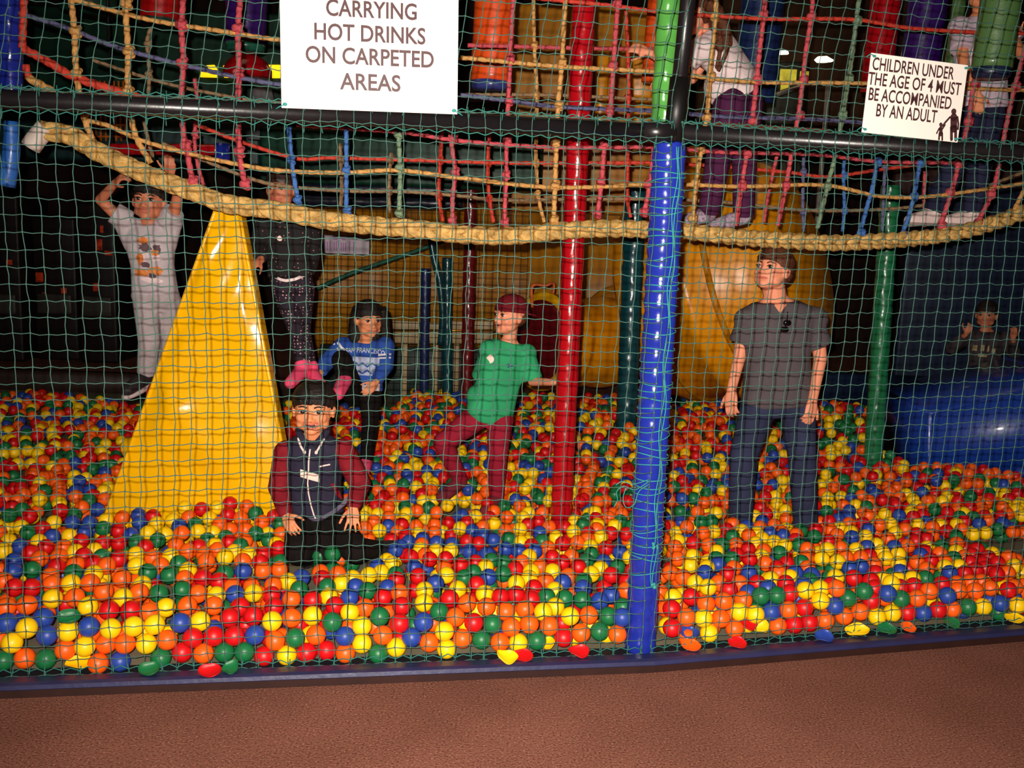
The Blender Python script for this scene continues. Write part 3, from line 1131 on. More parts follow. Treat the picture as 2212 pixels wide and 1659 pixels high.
# ---- blue ramp on the right
bm = bmesh.new()
a, b, c2, d2 = at(2000, 890, 6.5), at(2230, 806, 7.4), at(2056, 1092, 6.5), at(2330, 1092, 6.5)
z1, z2 = a.z, b.z
x0, x1 = at(2012, 1000, 6.5).x, at(2400, 1000, 6.5).x
prof = [Vector((x0, 6.5, 0.012)), Vector((x0 - 0.05, 6.5, z1)), Vector((x0 + 0.9, 6.5, z1 + 0.26)), Vector((x0 + 1.6, 6.5, z1 + 0.36)), Vector((x0 + 1.6, 6.5, 0.012))]
rings(bm, [prof, [p + Vector((0, 1.0, 0.0)) for p in prof]])
bmesh.ops.bevel(bm, geom=bm.edges[:], offset=0.03, segments=3, affect='EDGES')
tag(obj('foam_ramp', bm, BLUP), 'large blue foam ramp block at the right edge of the pit', 'ramp')

# ---- the big yellow drum slide behind the man
drum = thing('tube_slide', 'huge yellow drum of a tube slide behind the man in grey', 'slide', at(1680, 840, 8.0))
DY = 7.75
c = at(1640, 590, DY)
ax = Vector((0.78, -0.45, 0.30)).normalized()
u, v, d = frame(ax)
R0 = 245 / F * DY
bm = bmesh.new()
rr = [(-0.95, 0.70), (-0.85, 0.9), (-0.7, 0.98), (-0.35, 1.0), (-0.33, 1.05), (-0.25, 1.05), (-0.23, 1.0), (0.05, 0.98), (0.22, 0.92), (0.34, 0.80), (0.40, 0.62)]
rings(bm, [[c + d * s + (u * math.cos(a) + v * math.sin(a)) * R0 * k for a in [2 * PI * q / 48 for q in range(48)]] for s, k in rr])
obj('drum', bm, YELP, drum)
bm = bmesh.new()
path = resample([at(1640, 620, 8.2), at(1580, 740, 8.1), at(1515, 800, 8.2)], 0.05)
tube(bm, path, 0.30, 28)
obj('chute', bm, YELP, drum)
bm = bmesh.new()
for s in (-0.6, -0.1):
    L = [c + d * s + (u * math.cos(a) + v * math.sin(a)) * R0 * 0.99 for a in [2 * PI * q / 48 for q in range(49)]]
    tube(bm, L, 0.025, 8)
obj('joint_ring', bm, OCHP, drum)
for s in (-1, 1):
    bm = bmesh.new()
    tube(bm, [c + Vector((0.5 * s, 0.5, 0)), Vector((c.x + 0.5 * s, c.y + 0.5, 0.0))], 0.05, 12)
    obj('support_leg', bm, BLACKV, drum)

# ---- small tube mouth in the middle
tun = thing('tunnel_slide', 'yellow tunnel mouth with a maroon rim between red post and green post', 'slide', at(1240, 842, 8.4))
pa, pb = at(1176, 738, 8.0), at(1262, 742, 8.25)
bm = bmesh.new()
path = resample([pa, pa.lerp(pb, 0.5), pb, pb + Vector((0.30, 0.45, 0)), pb + Vector((0.42, 1.1, 0.05))], 0.04)
tube(bm, path, [0.37 + 0.02 * math.sin(i * 0.5) for i in range(len(path))], 32)
obj('tube', bm, YELP, tun)
dd = (pa - pb).normalized()
u, v, d = frame(dd)
bm = bmesh.new()
rings(bm, [[pa + d * s + (u * math.cos(a) + v * math.sin(a)) * r for a in [2 * PI * q / 40 for q in range(40)]] for s, r in ((0.0, 0.40), (0.05, 0.40), (0.06, 0.37), (0.05, 0.33), (-0.01, 0.30))])
obj('rim', bm, YELV, tun)
bm = bmesh.new()
rings(bm, [[pa + d * s + (u * math.cos(a) + v * math.sin(a)) * r for a in [2 * PI * q / 40 for q in range(40)]] for s, r in ((0.03, 0.335), (0.062, 0.335), (0.064, 0.30), (0.05, 0.02))])
obj('mouth_flap', bm, MARV, tun)

# ---- curved yellow slide wall at the back with its net
bm = bmesh.new()
N = 26
x0, x1 = at(660, 600, 9.9).x, at(1450, 600, 9.9).x
zb_, zt_ = 0.05, at(1000, 470, 9.9).z + 0.15
fr, bk = [], []
for i in range(N + 1):
    u = i / N
    x = x0 + (x1 - x0) * u
    y = 9.9 + 0.35 * math.sin(u * PI) + 0.05 * math.sin(u * 24)
    fr.append((x, y))
rings(bm, [[Vector((x, y, zb_)), Vector((x, y, zt_)), Vector((x, y + 0.1, zt_)), Vector((x, y + 0.1, zb_))] for x, y in fr])
tag(obj('slide_wall', bm, OCHP), 'ochre yellow curved plastic wall at the back of the ball pit', 'slide')
# pale slotted panel and rails under it
for i, (x0p, x1p, y0p, y1p) in enumerate(((846, 905, 694, 742), (925, 958, 698, 742), (975, 1000, 694, 742), (1022, 1066, 694, 742))):
    p0, p1 = at(x0p, y1p, 9.0), at(x1p, y0p, 9.0)
    bm = bmesh.new()
    rbox(bm, ((p0.x + p1.x) / 2, 9.02, (p0.z + p1.z) / 2), (abs(p1.x - p0.x), 0.06, abs(p1.z - p0.z)), 0.01)
    rbox(bm, ((p0.x + p1.x) / 2, 9.02, p0.z / 2), (0.05, 0.04, max(0.05, p0.z - 0.0)), 0.01)
    tag(obj('pale_panel', bm, mat('pale_panel', (176, 150, 104), 0.5)), ['wide pale panel low at the back beyond the blue shirt child', 'narrow pale panel between the thin back posts', 'narrowest pale panel beside the maroon post', 'pale panel just left of the child in green'][i], 'panel')
bm = bmesh.new()
p0, p1 = at(836, 714, 8.95), at(1090, 714, 8.95)
tube(bm, [p0, p1], 0.012, 8)
for q in (0.0, 1.0):
    p = p0.lerp(p1, q)
    tube(bm, [p, Vector((p.x, p.y, 0.0))], 0.012, 8)
tag(obj('brass_rail', bm, mat('brass', (206, 150, 60), 0.3, 0.5, 0.1, 10, metal=0.8)), 'thin brass rail in front of the pale back panels', 'rail')

# ---- low padded wall round the back of the pit
def low_wall(label, px0, px1, py, Y0, Y1, m):
    a, b = at(px0, py, Y0), at(px1, py, Y1)
    bm = bmesh.new()
    zt = (a.z + b.z) / 2
    rings(bm, [[Vector((p.x, p.y, 0.0)), Vector((p.x, p.y, zt - 0.03)), Vector((p.x, p.y + 0.03, zt)), Vector((p.x, p.y + 0.15, zt)), Vector((p.x, p.y + 0.15, 0.0))] for p in (a, b)])
    return tag(obj('low_pit_wall', bm, m), label, 'low wall')


low_wall('grey green padded low wall at the back, middle of the pit', 690, 1120, 752, 9.0, 9.1, mat('grey_green_pad', (62, 74, 70), 0.5, 0.4, 0.2, 4))
low_wall('dark blue padded low wall behind the man', 1500, 2010, 805, 9.3, 9.2, DBLU)
low_wall('dark brown low wall at the back of the left half', -700, 688, 800, 8.9, 8.9, mat('dark_brown_pad', (50, 32, 26), 0.6))

# ---- upper deck
def deck(label, px0, px1, py0, py1, Y, dep, m, name='deck_edge', cat='deck'):
    a, b = at(px0, py1, Y), at(px1, py0, Y)
    bm = bmesh.new()
    rbox(bm, ((a.x + b.x) / 2, Y + dep / 2, (a.z + b.z) / 2), (abs(b.x - a.x), dep, abs(b.z - a.z)), 0.03)
    return tag(obj(name, bm, m), label, cat)


deck('dark green padded deck edge behind the rope bridge', 560, 1175, 292, 392, 7.9, 0.9, DGRN)
deck('ochre yellow upper wall panel right of the orange bag', 1085, 1500, 20, 455, 8.6, 0.12, OCHP, 'wall_panel', 'panel')
deck('dark teal deck edge on the far left', -300, 560, 262, 330, 8.6, 0.9, mat('dark_teal_deck', (14, 50, 52), 0.5))
deck('bright yellow block right of the red post above the beam', 1284, 1318, 108, 282, 8.36, 0.25, YELP, 'foam_block', 'block')
deck('yellow blocks stack behind the green sleeve, upper block', 1362, 1424, 104, 212, 8.31, 0.3, YELP, 'foam_block', 'block')
deck('yellow block behind the green sleeve, lower block on the beam line', 1366, 1430, 216, 300, 8.31, 0.3, YELP, 'foam_block', 'block')
deck('orange yellow pad below the beam just right of the blue post', 1476, 1512, 315, 500, 8.41, 0.2, YELP, 'foam_block', 'block')
deck('dark navy curtain panel on the right behind the child in dark clothes', 1930, 2600, 420, 830, 9.3, 0.08, DBLU, 'curtain_panel', 'panel')
deck('dark maroon wall panel above the far right child', 1930, 2700, 300, 420, 9.4, 0.1, mat('dark_maroon', (50, 16, 14), 0.7), 'wall_panel', 'panel')
deck('dark green wall panel above the deck, left of the large notice', 60, 620, 30, 262, 9.6, 0.1, mat('bottle_green', (18, 56, 42), 0.6, 0.3, 0.4, 1.5), 'wall_panel', 'panel')
deck('dark brown wall panel high on the right', 1500, 2600, -60, 300, 10.6, 0.1, mat('dark_brown_wall', (56, 34, 18), 0.8, 0.2, 0.5, 1.2), 'wall_panel', 'panel')
deck('dark green panel behind the dark green post', 1360, 1560, 500, 690, 9.6, 0.1, DGRN, 'wall_panel', 'panel')
# black rollers below the deck
for i, (py, nm) in enumerate(((404, 'upper black padded roller under the dark green deck'), (432, 'lower black padded roller under the dark green deck'))):
    bm = bmesh.new()
    wrinkled(bm, at(625, py, 8.0), at(1000, py + 8, 8.0), 0.05, 20, 0.03, 0.03, 0.05, 0.2, 21 + i)
    tag(obj('padded_roller', bm, mat('roller_navy', (22, 28, 44), 0.3, 0.5, 0.1, 5, coat=0.4)), nm, 'roller')
# red tube and blue coupling on the left
bm = bmesh.new()
wrinkled(bm, at(238, 322, 6.6), at(472, 324, 6.6), 0.036, 20, 0.02, 0.03, 0.0, 1, 31)
pbar = thing('padded_bar', 'dark red padded bar with blue end behind the straw rope, above the child in grey', 'bar', at(238, 322, 6.6))
obj('pad', bm, REDV, pbar)
bm = bmesh.new()
tube(bm, [at(480, 310, 6.6), at(480, 355, 6.6)], 0.05, 20)
obj('coupling', bm, BLUE, pbar)
bm = bmesh.new()
tube(bm, [at(242, 322, 6.6), Vector((at(242, 322, 6.6).x, 6.6, 4.98))], 0.008, 6)
obj('hanger', bm, BLACKV, pbar)
# orange lattice on the left
bm = bmesh.new()
for i in range(8):
    tube(bm, [at(196 + i * 10, 175, 8.57), at(196 + i * 11, 305, 8.57)], 0.009, 6)
for y in (190, 215, 240, 270, 295):
    tube(bm, [at(194, y, 8.57), at(276, y, 8.57)], 0.009, 6)
tag(obj('orange_net', bm, mat('orange_cord', (214, 110, 24), 0.6)), 'small orange cord net hanging behind the left gold ropes', 'net')
# green hoses
bm = bmesh.new()
tube(bm, resample([at(929, 510, 8.6), at(938, 560, 8.6), at(950, 610, 8.6), at(956, 680, 8.6), at(952, 745, 8.6)], 0.03), 0.03, 12)
tag(obj('hose', bm, TEAV), 'wavy dark teal hose hanging left of the maroon post', 'hose')
bm = bmesh.new()
twisted(bm, [at(680, 625, 8.68), at(760, 590, 8.67), at(870, 552, 8.67), at(960, 520, 8.68)], 0.018, 0.06, 3, 12, 0.02)
tag(obj('slack_rope', bm, mat('dark_green_rope', (30, 92, 72), 0.6)), 'dark green rope slanting across the yellow back wall', 'rope')
bm = bmesh.new()
tube(bm, resample([at(1150, 664, 8.0), at(1150, 618, 8.0), at(1178, 617, 8.0), at(1196, 612, 8.0), at(1194, 640, 8.0)], 0.02), 0.012, 8)
tag(obj('orange_strap', bm, mat('orange_strap', (206, 92, 30), 0.6)), 'bent orange strap above the tunnel mouth', 'strap')

# small back notice with faded lilac lettering
bm = bmesh.new()
p0, p1 = at(676, 546, 8.69), at(798, 510, 8.69)
cc = (p0 + p1) / 2
rbox(bm, cc, (p1.x - p0.x, 0.008, p1.z - p0.z), 0.003)
t = thing('back_notice', 'pale notice with smudged lilac print behind the child in dots', 'sign', cc)
obj('board', bm, mat('lilac_white', (190, 176, 190), 0.5), t, False)
VF = []
Wd, Hd = p1.x - p0.x, p1.z - p0.z
x = -Wd * 0.46
rnd = random.Random(12)
while x < Wd * 0.25:
    hh = Hd * rnd.uniform(0.45, 0.6)
    VF.append(rect2(x, -Hd * 0.36, x + 0.010, -Hd * 0.36 + hh, 1, 1))
    x += rnd.choice((0.018, 0.024, 0.036))
for cxx in (-0.33, -0.1, 0.05):
    VF.append(disc2(cxx * Wd, Hd * 0.33, 0.022, 0.018))
flat_obj('lettering', VF, cc + Vector((0, -0.006, 0)), Vector((1, 0, 0)), Vector((0, 0, 1)), mat('lilac_ink', (168, 110, 168), 0.6), t, 0.0006)

# lit amber panels and lamps far back
def lit(label, pts, Y, m, name='lit_panel', cat='lamp', th=0.05):
    bm = bmesh.new()
    P = [at(x, y, Y) for x, y in pts]
    rings(bm, [P, [p + Vector((0, th, 0)) for p in P]])
    return tag(obj(name, bm, m, None, False), label, cat)


AMB = mat('amber_light', (255, 190, 20), 0.5, 0.3, 0.05, 3, emit=1.6)
lit('wide amber lit panel touching the left side of the large notice', [(548, 168), (562, 150), (576, 140), (604, 140), (604, 168)], 9.57, AMB)
lit('middle slim amber lit wedge under the red bumper', [(484, 167), (482, 142), (488, 140), (496, 156), (504, 167)], 9.57, AMB)
lit('left amber lit panel with dark bars', [(432, 166), (434, 155), (452, 150), (446, 141), (462, 140), (470, 152), (468, 167)], 9.57, AMB)
LAMPM = mat('lamp_white', (255, 236, 200), 0.5, 0.3, 0.02, 3, emit=6.0)
lit('long pale ceiling lamp above the yellow lit machine', [(1664, 109), (1702, 109), (1704, 116), (1666, 117)], 10.2, LAMPM, 'ceiling_lamp')
lit('bright oval ceiling lamp right of the long pale lamp', [(1762, 128), (1768, 122), (1786, 121), (1800, 129), (1800, 132), (1784, 134), (1768, 134)], 10.2, LAMPM, 'ceiling_lamp')
mach = thing('game_machine', 'distant yellow lit game machine behind the stooping child', 'machine', at(1700, 215, 9.9))
bm = bmesh.new()
p0, p1 = at(1654, 214, 9.9), at(1752, 134, 9.9)
rbox(bm, ((p0.x + p1.x) / 2, 10.0, p1.z / 2), (p1.x - p0.x, 0.2, p1.z), 0.02)
obj('cabinet', bm, mat('machine_dark', (40, 44, 30), 0.5), mach)
MG = mat('machine_glow', (206, 190, 60), 0.5, 0.3, 0.5, 9, emit=0.5)
for x0, y0, x1, y1 in ((1660, 140, 1672, 210), (1684, 150, 1722, 176), (1686, 182, 1704, 200), (1728, 154, 1748, 172)):
    a, b = at(x0, y1, 9.88), at(x1, y0, 9.88)
    bm = bmesh.new()
    rbox(bm, ((a.x + b.x) / 2, 9.89, (a.z + b.z) / 2), (b.x - a.x, 0.02, b.z - a.z), 0.004)
    obj('lit_screen', bm, MG, mach)
bm = bmesh.new()
tube(bm, resample([at(1654, 214, 8.8), at(1700, 196, 8.8), at(1760, 180, 8.8), at(1800, 178, 8.8)], 0.05), 0.022, 10)
tube(bm, [at(1790, 178, 8.8), Vector((at(1790, 178, 8.8).x, 8.8, 0))], 0.022, 10)
tag(obj('grey_handrail', bm, mat('grey_metal', (150, 146, 140), 0.35, 0.5, 0.1, 5, metal=0.5)), 'curved grey handrail in front of the distant game machine', 'rail')

# dark arcade cabinets beyond the pit on the left
for i, (px0, px1, py0, Y) in enumerate(((-40, 36, 420, 10.6), (80, 160, 470, 10.8), (175, 245, 440, 10.7))):
    a, b = at(px0, 800, Y), at(px1, py0, Y)
    t = thing('arcade_cabinet', ['dark cabinet with red glow at the left edge beyond the pit', 'dark cabinet behind the empty left part of the pit', 'dark cabinet with orange lights just left of the child in grey'][i], 'machine', ((a.x + b.x) / 2, Y + 0.3, 0))
    bm = bmesh.new()
    rbox(bm, ((a.x + b.x) / 2, Y + 0.35, b.z / 2), (b.x - a.x, 0.7, b.z), 0.03)
    obj('cabinet', bm, mat('cabinet_black', (26, 16, 16), 0.5, 0.4, 0.3, 4), t)
    rnd = random.Random(i + 3)
    for k in range(4):
        x = rnd.uniform(a.x + 0.05, b.x - 0.05)
        z = rnd.uniform(0.6, b.z - 0.2)
        bm = bmesh.new()
        rbox(bm, (x, Y - 0.005, z), (rnd.uniform(.03, .08), 0.02, rnd.uniform(.04, .12)), 0.004)
        obj('light_strip', bm, mat('ember_light', (150, 40, 14), 0.5, 0.3, 0.6, 20, emit=0.18), t)
    bm = bmesh.new()
    rbox(bm, ((a.x + b.x) / 2, Y - 0.02, 0.62), ((b.x - a.x) * 0.8, 0.05, 0.22), 0.02)
    obj('control_shelf', bm, mat('cabinet_grey', (60, 56, 50), 0.5), t)

# fine dark net closing the back of the pit
bm = bmesh.new()
P0, P1 = at(660, 600, 8.7), at(1140, 600, 8.7)
x = P0.x
zt = 2.0
while x < P1.x:
    tube(bm, [Vector((x, 8.7, 0.02)), Vector((x + 0.01, 8.7, zt))], 0.0022, 3)
    x += 0.06
z = 0.05
while z < zt:
    tube(bm, [Vector((P0.x, 8.7, z)), Vector((P1.x, 8.7, z))], 0.0022, 3)
    z += 0.06
tag(obj('back_net', bm, mat('black_net', (20, 26, 22), 0.8)), 'fine dark net closing the back of the ball pit before the yellow wall', 'net')

# ------------------------------------------------------------------ the balls
BR = 0.0375
BCOL = dict(r=('red', (206, 14, 20)), o=('orange', (246, 92, 14)), y=('yellow', (250, 200, 8)), g=('green', (22, 106, 58)), b=('blue', (38, 66, 152)))
BM = {k: mat('ball_' + n, c, 0.42, 0.42, 0.04, 3) for k, (n, c) in BCOL.items()}
KEYS = 'royg' + 'b'
BALLS = {
 (0, 1040): "60,1520,g 230,1505,o 400,1490,g 545,1440,o 870,1420,o 860,1515,o 1030,1505,b 1060,1400,o 715,1410,y 1250,1390,y 110,1370,y 400,1310,b 230,1260,y 580,1290,y 750,1245,b 935,1285,y 1135,1255,y 1320,1230,y 1430,1365,o 1380,1470,g 1640,1340,r 1555,1440,r 1740,1465,o 1525,1225,b 1705,1200,y 1830,1325,r 2000,1320,r 1915,1455,g 2095,1450,g 2170,1315,b 370,1165,b 60,1220,b 750,1065,y 60,1075,o 220,1055,o 450,1000,y 640,990,o 930,1100,r 1130,1100,r 1270,1110,o 1400,1080,y 1600,1060,o 1825,1060,o 1960,1165,r 2050,1070,r 2160,1150,r 1070,985,y 1355,955,g 1555,925,g 1860,970,y 2130,955,y 2010,960,b 1700,960,o 1970,900,o 885,940,o 760,865,o 610,870,y 430,810,o 440,880,o 130,905,r 270,905,r 30,850,o 1210,885,y 1170,950,o 1040,830,o 1260,775,g 1450,800,g 800,790,y 1590,830,o 1605,760,y 1745,830,r 1850,850,r 1920,785,g 2075,765,b 1525,700,g 110,770,b 275,755,g 120,680,b 340,660,o 625,780,g 490,730,r 640,710,o 1920,645,y 1160,625,y 1310,650,o 1450,640,y 1370,720,o 1165,720,y 1010,660,r 910,720,o 800,700,r 1240,560,r 880,525,r 1020,525,r 1150,515,g 1345,500,g 1500,540,o 690,510,r 730,620,r 870,645,g 780,600,y 640,610,y 540,560,o 520,640,o 390,560,r 260,610,r 160,555,b 40,590,y 340,510,y 250,430,g 350,405,r 460,350,y 180,390,y 480,470,b 580,460,y 620,350,b 770,350,b 690,440,b 880,400,g 1010,420,r 1130,455,b 1250,440,y 1065,305,o 1160,290,b 1195,350,b 1340,360,y 1430,450,y 1480,340,y 1545,375,b 1570,430,o 1670,430,y 1805,425,y 1690,355,g 1610,310,o 1300,300,r 1320,190,r 1440,110,b 1575,110,r 1730,105,o 1490,220,y 1575,225,y 1715,240,r 1860,235,y 1945,195,r 1950,285,r 2105,215,o 2050,310,o 1790,330,y 1860,370,o 1970,420,o 2080,420,o 1940,470,g 1920,510,r 2115,495,o 1770,500,g 1835,540,y 1710,560,r 1900,590,o 1620,590,o 1750,620,o 1760,680,o 2040,555,g 2130,620,y 2070,680,o 1970,590,y 690,230,o 590,260,g 470,250,r 350,260,r 830,240,b 900,330,y 80,290,g 100,220,r 50,150,o 240,240,g 380,80,g 650,80,b 920,50,y 890,150,o 760,160,g 500,190,y",
 (460, 1040): "500,970,r 520,1070,r 510,1225,y 510,1370,o 455,1440,r 630,1480,y 685,1345,g 670,1165,o 670,1005,o 540,880,o 430,760,o 570,750,o 615,860,y 735,920,g 755,820,b 640,600,r 570,610,r 450,610,r 400,690,r 710,700,g 840,700,g 930,600,g 800,640,g 1000,600,o 830,600,b 1140,690,g 1220,710,g 1300,680,b 1350,650,y 1000,700,b 970,770,o 930,830,r 1090,790,o 1185,800,y 1305,770,y 1400,780,y 1525,700,y 1500,620,b 1530,790,g 1565,840,r 995,895,g 1090,880,y 1210,900,b 1310,930,g 1490,910,b 860,1010,r 980,985,y 1040,1060,r 1165,990,b 1450,990,r 1290,1080,o 1175,1115,y 850,1145,y 1030,1215,g 1270,1245,y 1425,1170,g 1610,1065,r 1600,1220,r 880,1320,o 800,1450,r 980,1440,r 1125,1350,b 1140,1490,o 1280,1410,y 1445,1340,o 1550,1405,y 1400,1440,g 1690,1340,b 1830,1370,o 1795,1200,b 1800,1035,y 1805,930,y 1930,1110,g 2020,1000,r 1590,950,o 1900,870,b 1975,1280,y 1990,1420,y 1990,800,y 1750,810,r 1715,730,b 1870,660,r 1690,640,r 1620,620,r 1740,590,y 1830,620,o 1960,660,r 2010,590,y 1970,740,o 1900,600,y 1900,525,b 1790,490,b 1675,520,b 1520,500,r 1610,550,b 1770,540,o 1650,470,r 1740,450,y 1890,370,o 1890,440,o 1500,380,b 1420,420,y 1370,340,o 1580,430,o 1620,370,r 1650,275,y 1720,380,o 1740,250,o 1500,310,o 1300,260,y 1290,310,y 1390,210,r 1490,220,o 1400,80,o 1440,150,r 1530,70,o 1735,45,y 1620,140,o 1780,110,r 1900,80,o 1900,260,o 1850,230,g 2000,205,y 480,420,y 400,460,g 460,490,g 520,310,r 370,290,g 560,460,o 540,370,g 520,530,y 430,350,o 700,480,o",
 (900, 1040): "430,1040,o 595,1070,o 760,1110,o 930,1090,o 330,1160,o 490,1205,r 650,1225,g 405,1345,o 560,1345,g 800,1255,o 960,1230,o 700,1360,o 865,1370,y 1020,1340,g 1140,1250,o 1250,1320,r 1080,1110,y 1180,1070,y 1310,1150,y 1470,1140,o 1400,1295,o 1560,1280,g 1640,1150,g 1770,1075,g 1720,1270,o 1800,1190,b 1575,1010,b 1640,980,b 1415,1010,g 1270,1000,g 1420,900,b 1240,860,b 1420,860,g 1110,970,g 1150,950,y 1000,910,r 1000,1000,r 850,870,y 840,970,r 720,980,r 590,960,y 350,920,y 510,880,r 620,815,b 730,790,g 840,750,r 980,770,y 1050,730,o 1160,770,y 970,830,y 1100,850,o 1300,810,o 1490,790,y 1570,740,y 1380,730,r 1240,690,r 1160,650,r 1320,640,o 1490,620,g 1450,680,g 1600,690,b 1660,800,r 1720,730,g 1820,650,y 1720,600,b 1600,570,r 1830,760,r 1800,850,r 1790,930,o 1390,530,o 1260,530,r 1190,480,y 1340,430,y 1350,340,y 1470,490,o 1480,550,y 1430,370,g 1530,320,r 1580,470,y 1690,380,y 1740,340,g 1640,310,o 1520,260,y 1530,370,y 1530,410,o 1790,450,r 1640,450,r 1470,440,r 1260,390,r 1840,380,g 1850,290,g 1770,280,o 1800,170,r 1050,440,b 1130,390,o 1040,340,r 950,370,r 870,410,y 910,310,y 880,210,o 970,270,y 1060,270,o 770,305,o 660,360,y 660,255,o 620,310,r 500,300,y 430,350,r 370,400,y 560,390,o 480,420,b 570,460,b 430,510,r 530,530,r 655,500,b 785,490,g 890,520,y 770,420,o 450,600,b 600,620,b 650,680,g 720,690,g 780,580,b 850,590,b 960,640,y 900,690,o 1020,590,b 980,550,r 1070,510,g 1110,570,o 590,730,y 510,690,r 380,715,r 480,780,g 410,820,g 390,290,b 400,90,b 300,100,b 750,210,g 650,170,r 590,90,o",
 (1400, 1040): "205,1090,r 205,1250,r 345,1160,o 525,1040,o 640,1040,o 460,1190,y 620,1170,o 740,1250,o 800,1110,y 890,1120,y 510,1270,y 1025,1110,b 1190,1090,o 1100,1215,o 1240,1210,r 1340,1090,r 1375,1190,r 1520,1170,o 1610,1050,b 1735,985,g 1800,955,g 1815,1100,o 1670,1130,o 1940,1025,r 1950,1140,y 2090,1115,y 2110,980,g 2020,980,b 1455,1010,y 1220,950,r 1340,940,y 980,1000,g 1070,990,g 1020,910,b 935,870,r 850,960,b 855,1000,o 690,920,r 680,790,r 780,870,o 860,780,b 600,870,o 515,900,y 400,865,y 365,985,r 215,990,y 300,820,o 190,780,o 370,720,y 500,740,y 490,770,b 590,710,b 590,660,g 380,640,y 250,660,o 730,740,o 860,660,r 860,580,r 740,540,o 585,600,y 720,470,g 640,540,g 500,540,o 400,530,r 230,560,o 260,510,y 330,390,o 480,440,o 550,430,y 670,410,r 450,345,g 540,340,g 420,260,o 770,350,o 580,270,y 760,630,r 710,660,g 1000,700,o 970,640,y 1120,610,g 980,590,o 1090,520,y 1180,540,y 920,530,y 980,490,y 860,460,o 800,420,y 930,440,y 1060,440,b 1140,460,b 1340,570,o 1260,500,r 1350,660,o 1300,690,g 1190,700,r 1100,740,r 1130,780,o 1050,840,y 1210,820,y 1180,870,r 1250,780,b 1390,800,b 1360,740,o 1380,850,g 1350,890,b 1510,665,y 1590,680,y 1530,580,y 1600,820,y 1560,890,r 1590,950,o 1460,910,y 1740,740,b 1800,730,b 1790,830,r 1940,780,r 2000,840,y 2130,840,y 1890,850,r 2000,900,r 2140,900,r 2040,910,y 2150,770,b 1710,650,o 1800,650,o 1760,580,y 1660,570,o 1870,560,b 1920,640,r 1950,540,y 2000,600,y 2020,660,y 2100,560,b 2130,620,y 2110,690,y 1930,710,o 1540,510,r 1640,460,o 1540,410,o 1620,400,y 1730,430,y 1740,470,b 1830,470,y 1880,410,b 1980,370,o 2060,360,y 2110,440,y 2050,490,o 1830,360,r 1720,360,o 1545,340,r 1640,320,b 1700,310,b 1880,290,o 2030,280,y 2060,250,r 2150,290,b 1460,410,r 1420,470,g 1270,550,g 1300,420,g 1180,410,y 1250,450,o 1150,430,o 1070,370,o 940,390,o 830,380,b 970,340,b 890,300,y 1010,280,r 1180,320,o 1100,190,y 1650,130,y 1820,120,o 1580,50,o",
 (1652, 1040): "1320,990,o 1380,950,o 1355,1120,b 1480,1090,r 1220,1110,r 1600,1080,o 1735,1070,g 1855,1060,y 2010,1040,b 2145,1035,y 1560,990,b 1385,830,g 1500,870,r 1270,890,r 1260,830,y 1580,780,b 1640,870,o 1650,930,o 1770,860,o 1840,860,o 1800,940,o 1950,910,o 2060,940,r 2130,900,o 2070,780,o 2130,720,y 1980,690,r 1860,700,r 1900,750,r 1960,780,r 1750,690,r 1820,580,r 1800,630,r 1780,750,r 1880,640,r 1940,620,y 2070,640,o 1660,730,y 1700,770,r 1540,730,y 1380,750,o 1300,690,o 1430,670,r 1540,690,o 1600,650,g 1520,560,g 1640,530,o 1640,600,y 1510,620,o 1700,640,o 1400,570,y 1370,600,r 1340,630,b 1300,450,r 1290,510,r 1380,490,r 1430,460,o 1310,370,y 1380,350,b 1200,410,o 1490,370,y 1440,390,o 1560,430,r 1620,460,g 1640,370,y 1690,410,o 1765,445,y 1885,440,y 1810,360,b 1520,340,r 1720,340,r 1920,330,o 2000,350,b 2000,410,g 2110,430,o 2040,220,o 2140,240,y 2170,290,y 2090,280,o 2020,300,r 1570,270,r 1460,240,g 1340,240,o 1250,260,y 1260,300,r 1340,290,r 1700,270,y 1650,230,o 1550,230,o 1780,220,r 1820,220,o 1650,300,g 1790,310,g 1880,300,r 1220,550,o",
}
ZS = 0.172                                   # height of the centres of the top layer


def surf(x, y):
    """height of the ball surface over the pit floor (centres of the top layer)"""
    z = ZS
    z += 0.02 * math.sin(x * 2.1 + y * 1.3) + 0.015 * math.sin(x * 4.3 - y * 2.7)
    # heap against the wedge, hollow round the man, heaps at the back
    z += 0.10 * math.exp(-((x + 1.35) / 0.45) ** 2 - ((y - 4.72) / 0.16) ** 2)
    z += 0.16 * math.exp(-((x - 2.6) / 0.8) ** 2 - ((y - 7.6) / 0.6) ** 2)
    z += 0.10 * math.exp(-((x - 0.9) / 0.8) ** 2 - ((y - 7.2) / 0.7) ** 2)
    return z


BARE = [(onz(1815, 1092, 0.02), 0.36, 0.15), (onz(2165, 1195, 0.02), 0.34, 0.16), (onz(2010, 1112, 0.02), 0.5, 0.1)]
PILLARS = []                                  # (x, y, r) kept clear of balls (legs, posts)


def clear_spot(x, y):
    for px, py, r in PILLARS:
        if (x - px) ** 2 + (y - py) ** 2 < (r + BR) ** 2:
            return False
    return True


pins = []
for (ox, oy), s in BALLS.items():
    for tok in s.split():
        a, b_, c_ = tok.split(',')
        px, py = ox + float(a) / 3.95, oy + float(b_) / 3.95
        d = ray(px, py)
        # first where the sight line meets the top layer, else against the net
        t = 0.5
        p = None
        for k in range(900):
            q = CAM + d * t
            if q.y > net_y(q.x) + BR + 0.012 and q.z <= surf(q.x, q.y):
                p = q
                break
            t += 0.008
        p.z = max(p.z, 0.052)
        pins.append([p, c_, (px, py)])
pins.sort(key=lambda e: e[0].y)
P = np.array([[*e[0]] for e in pins])
P0 = P.copy()
PC = [e[1] for e in pins]


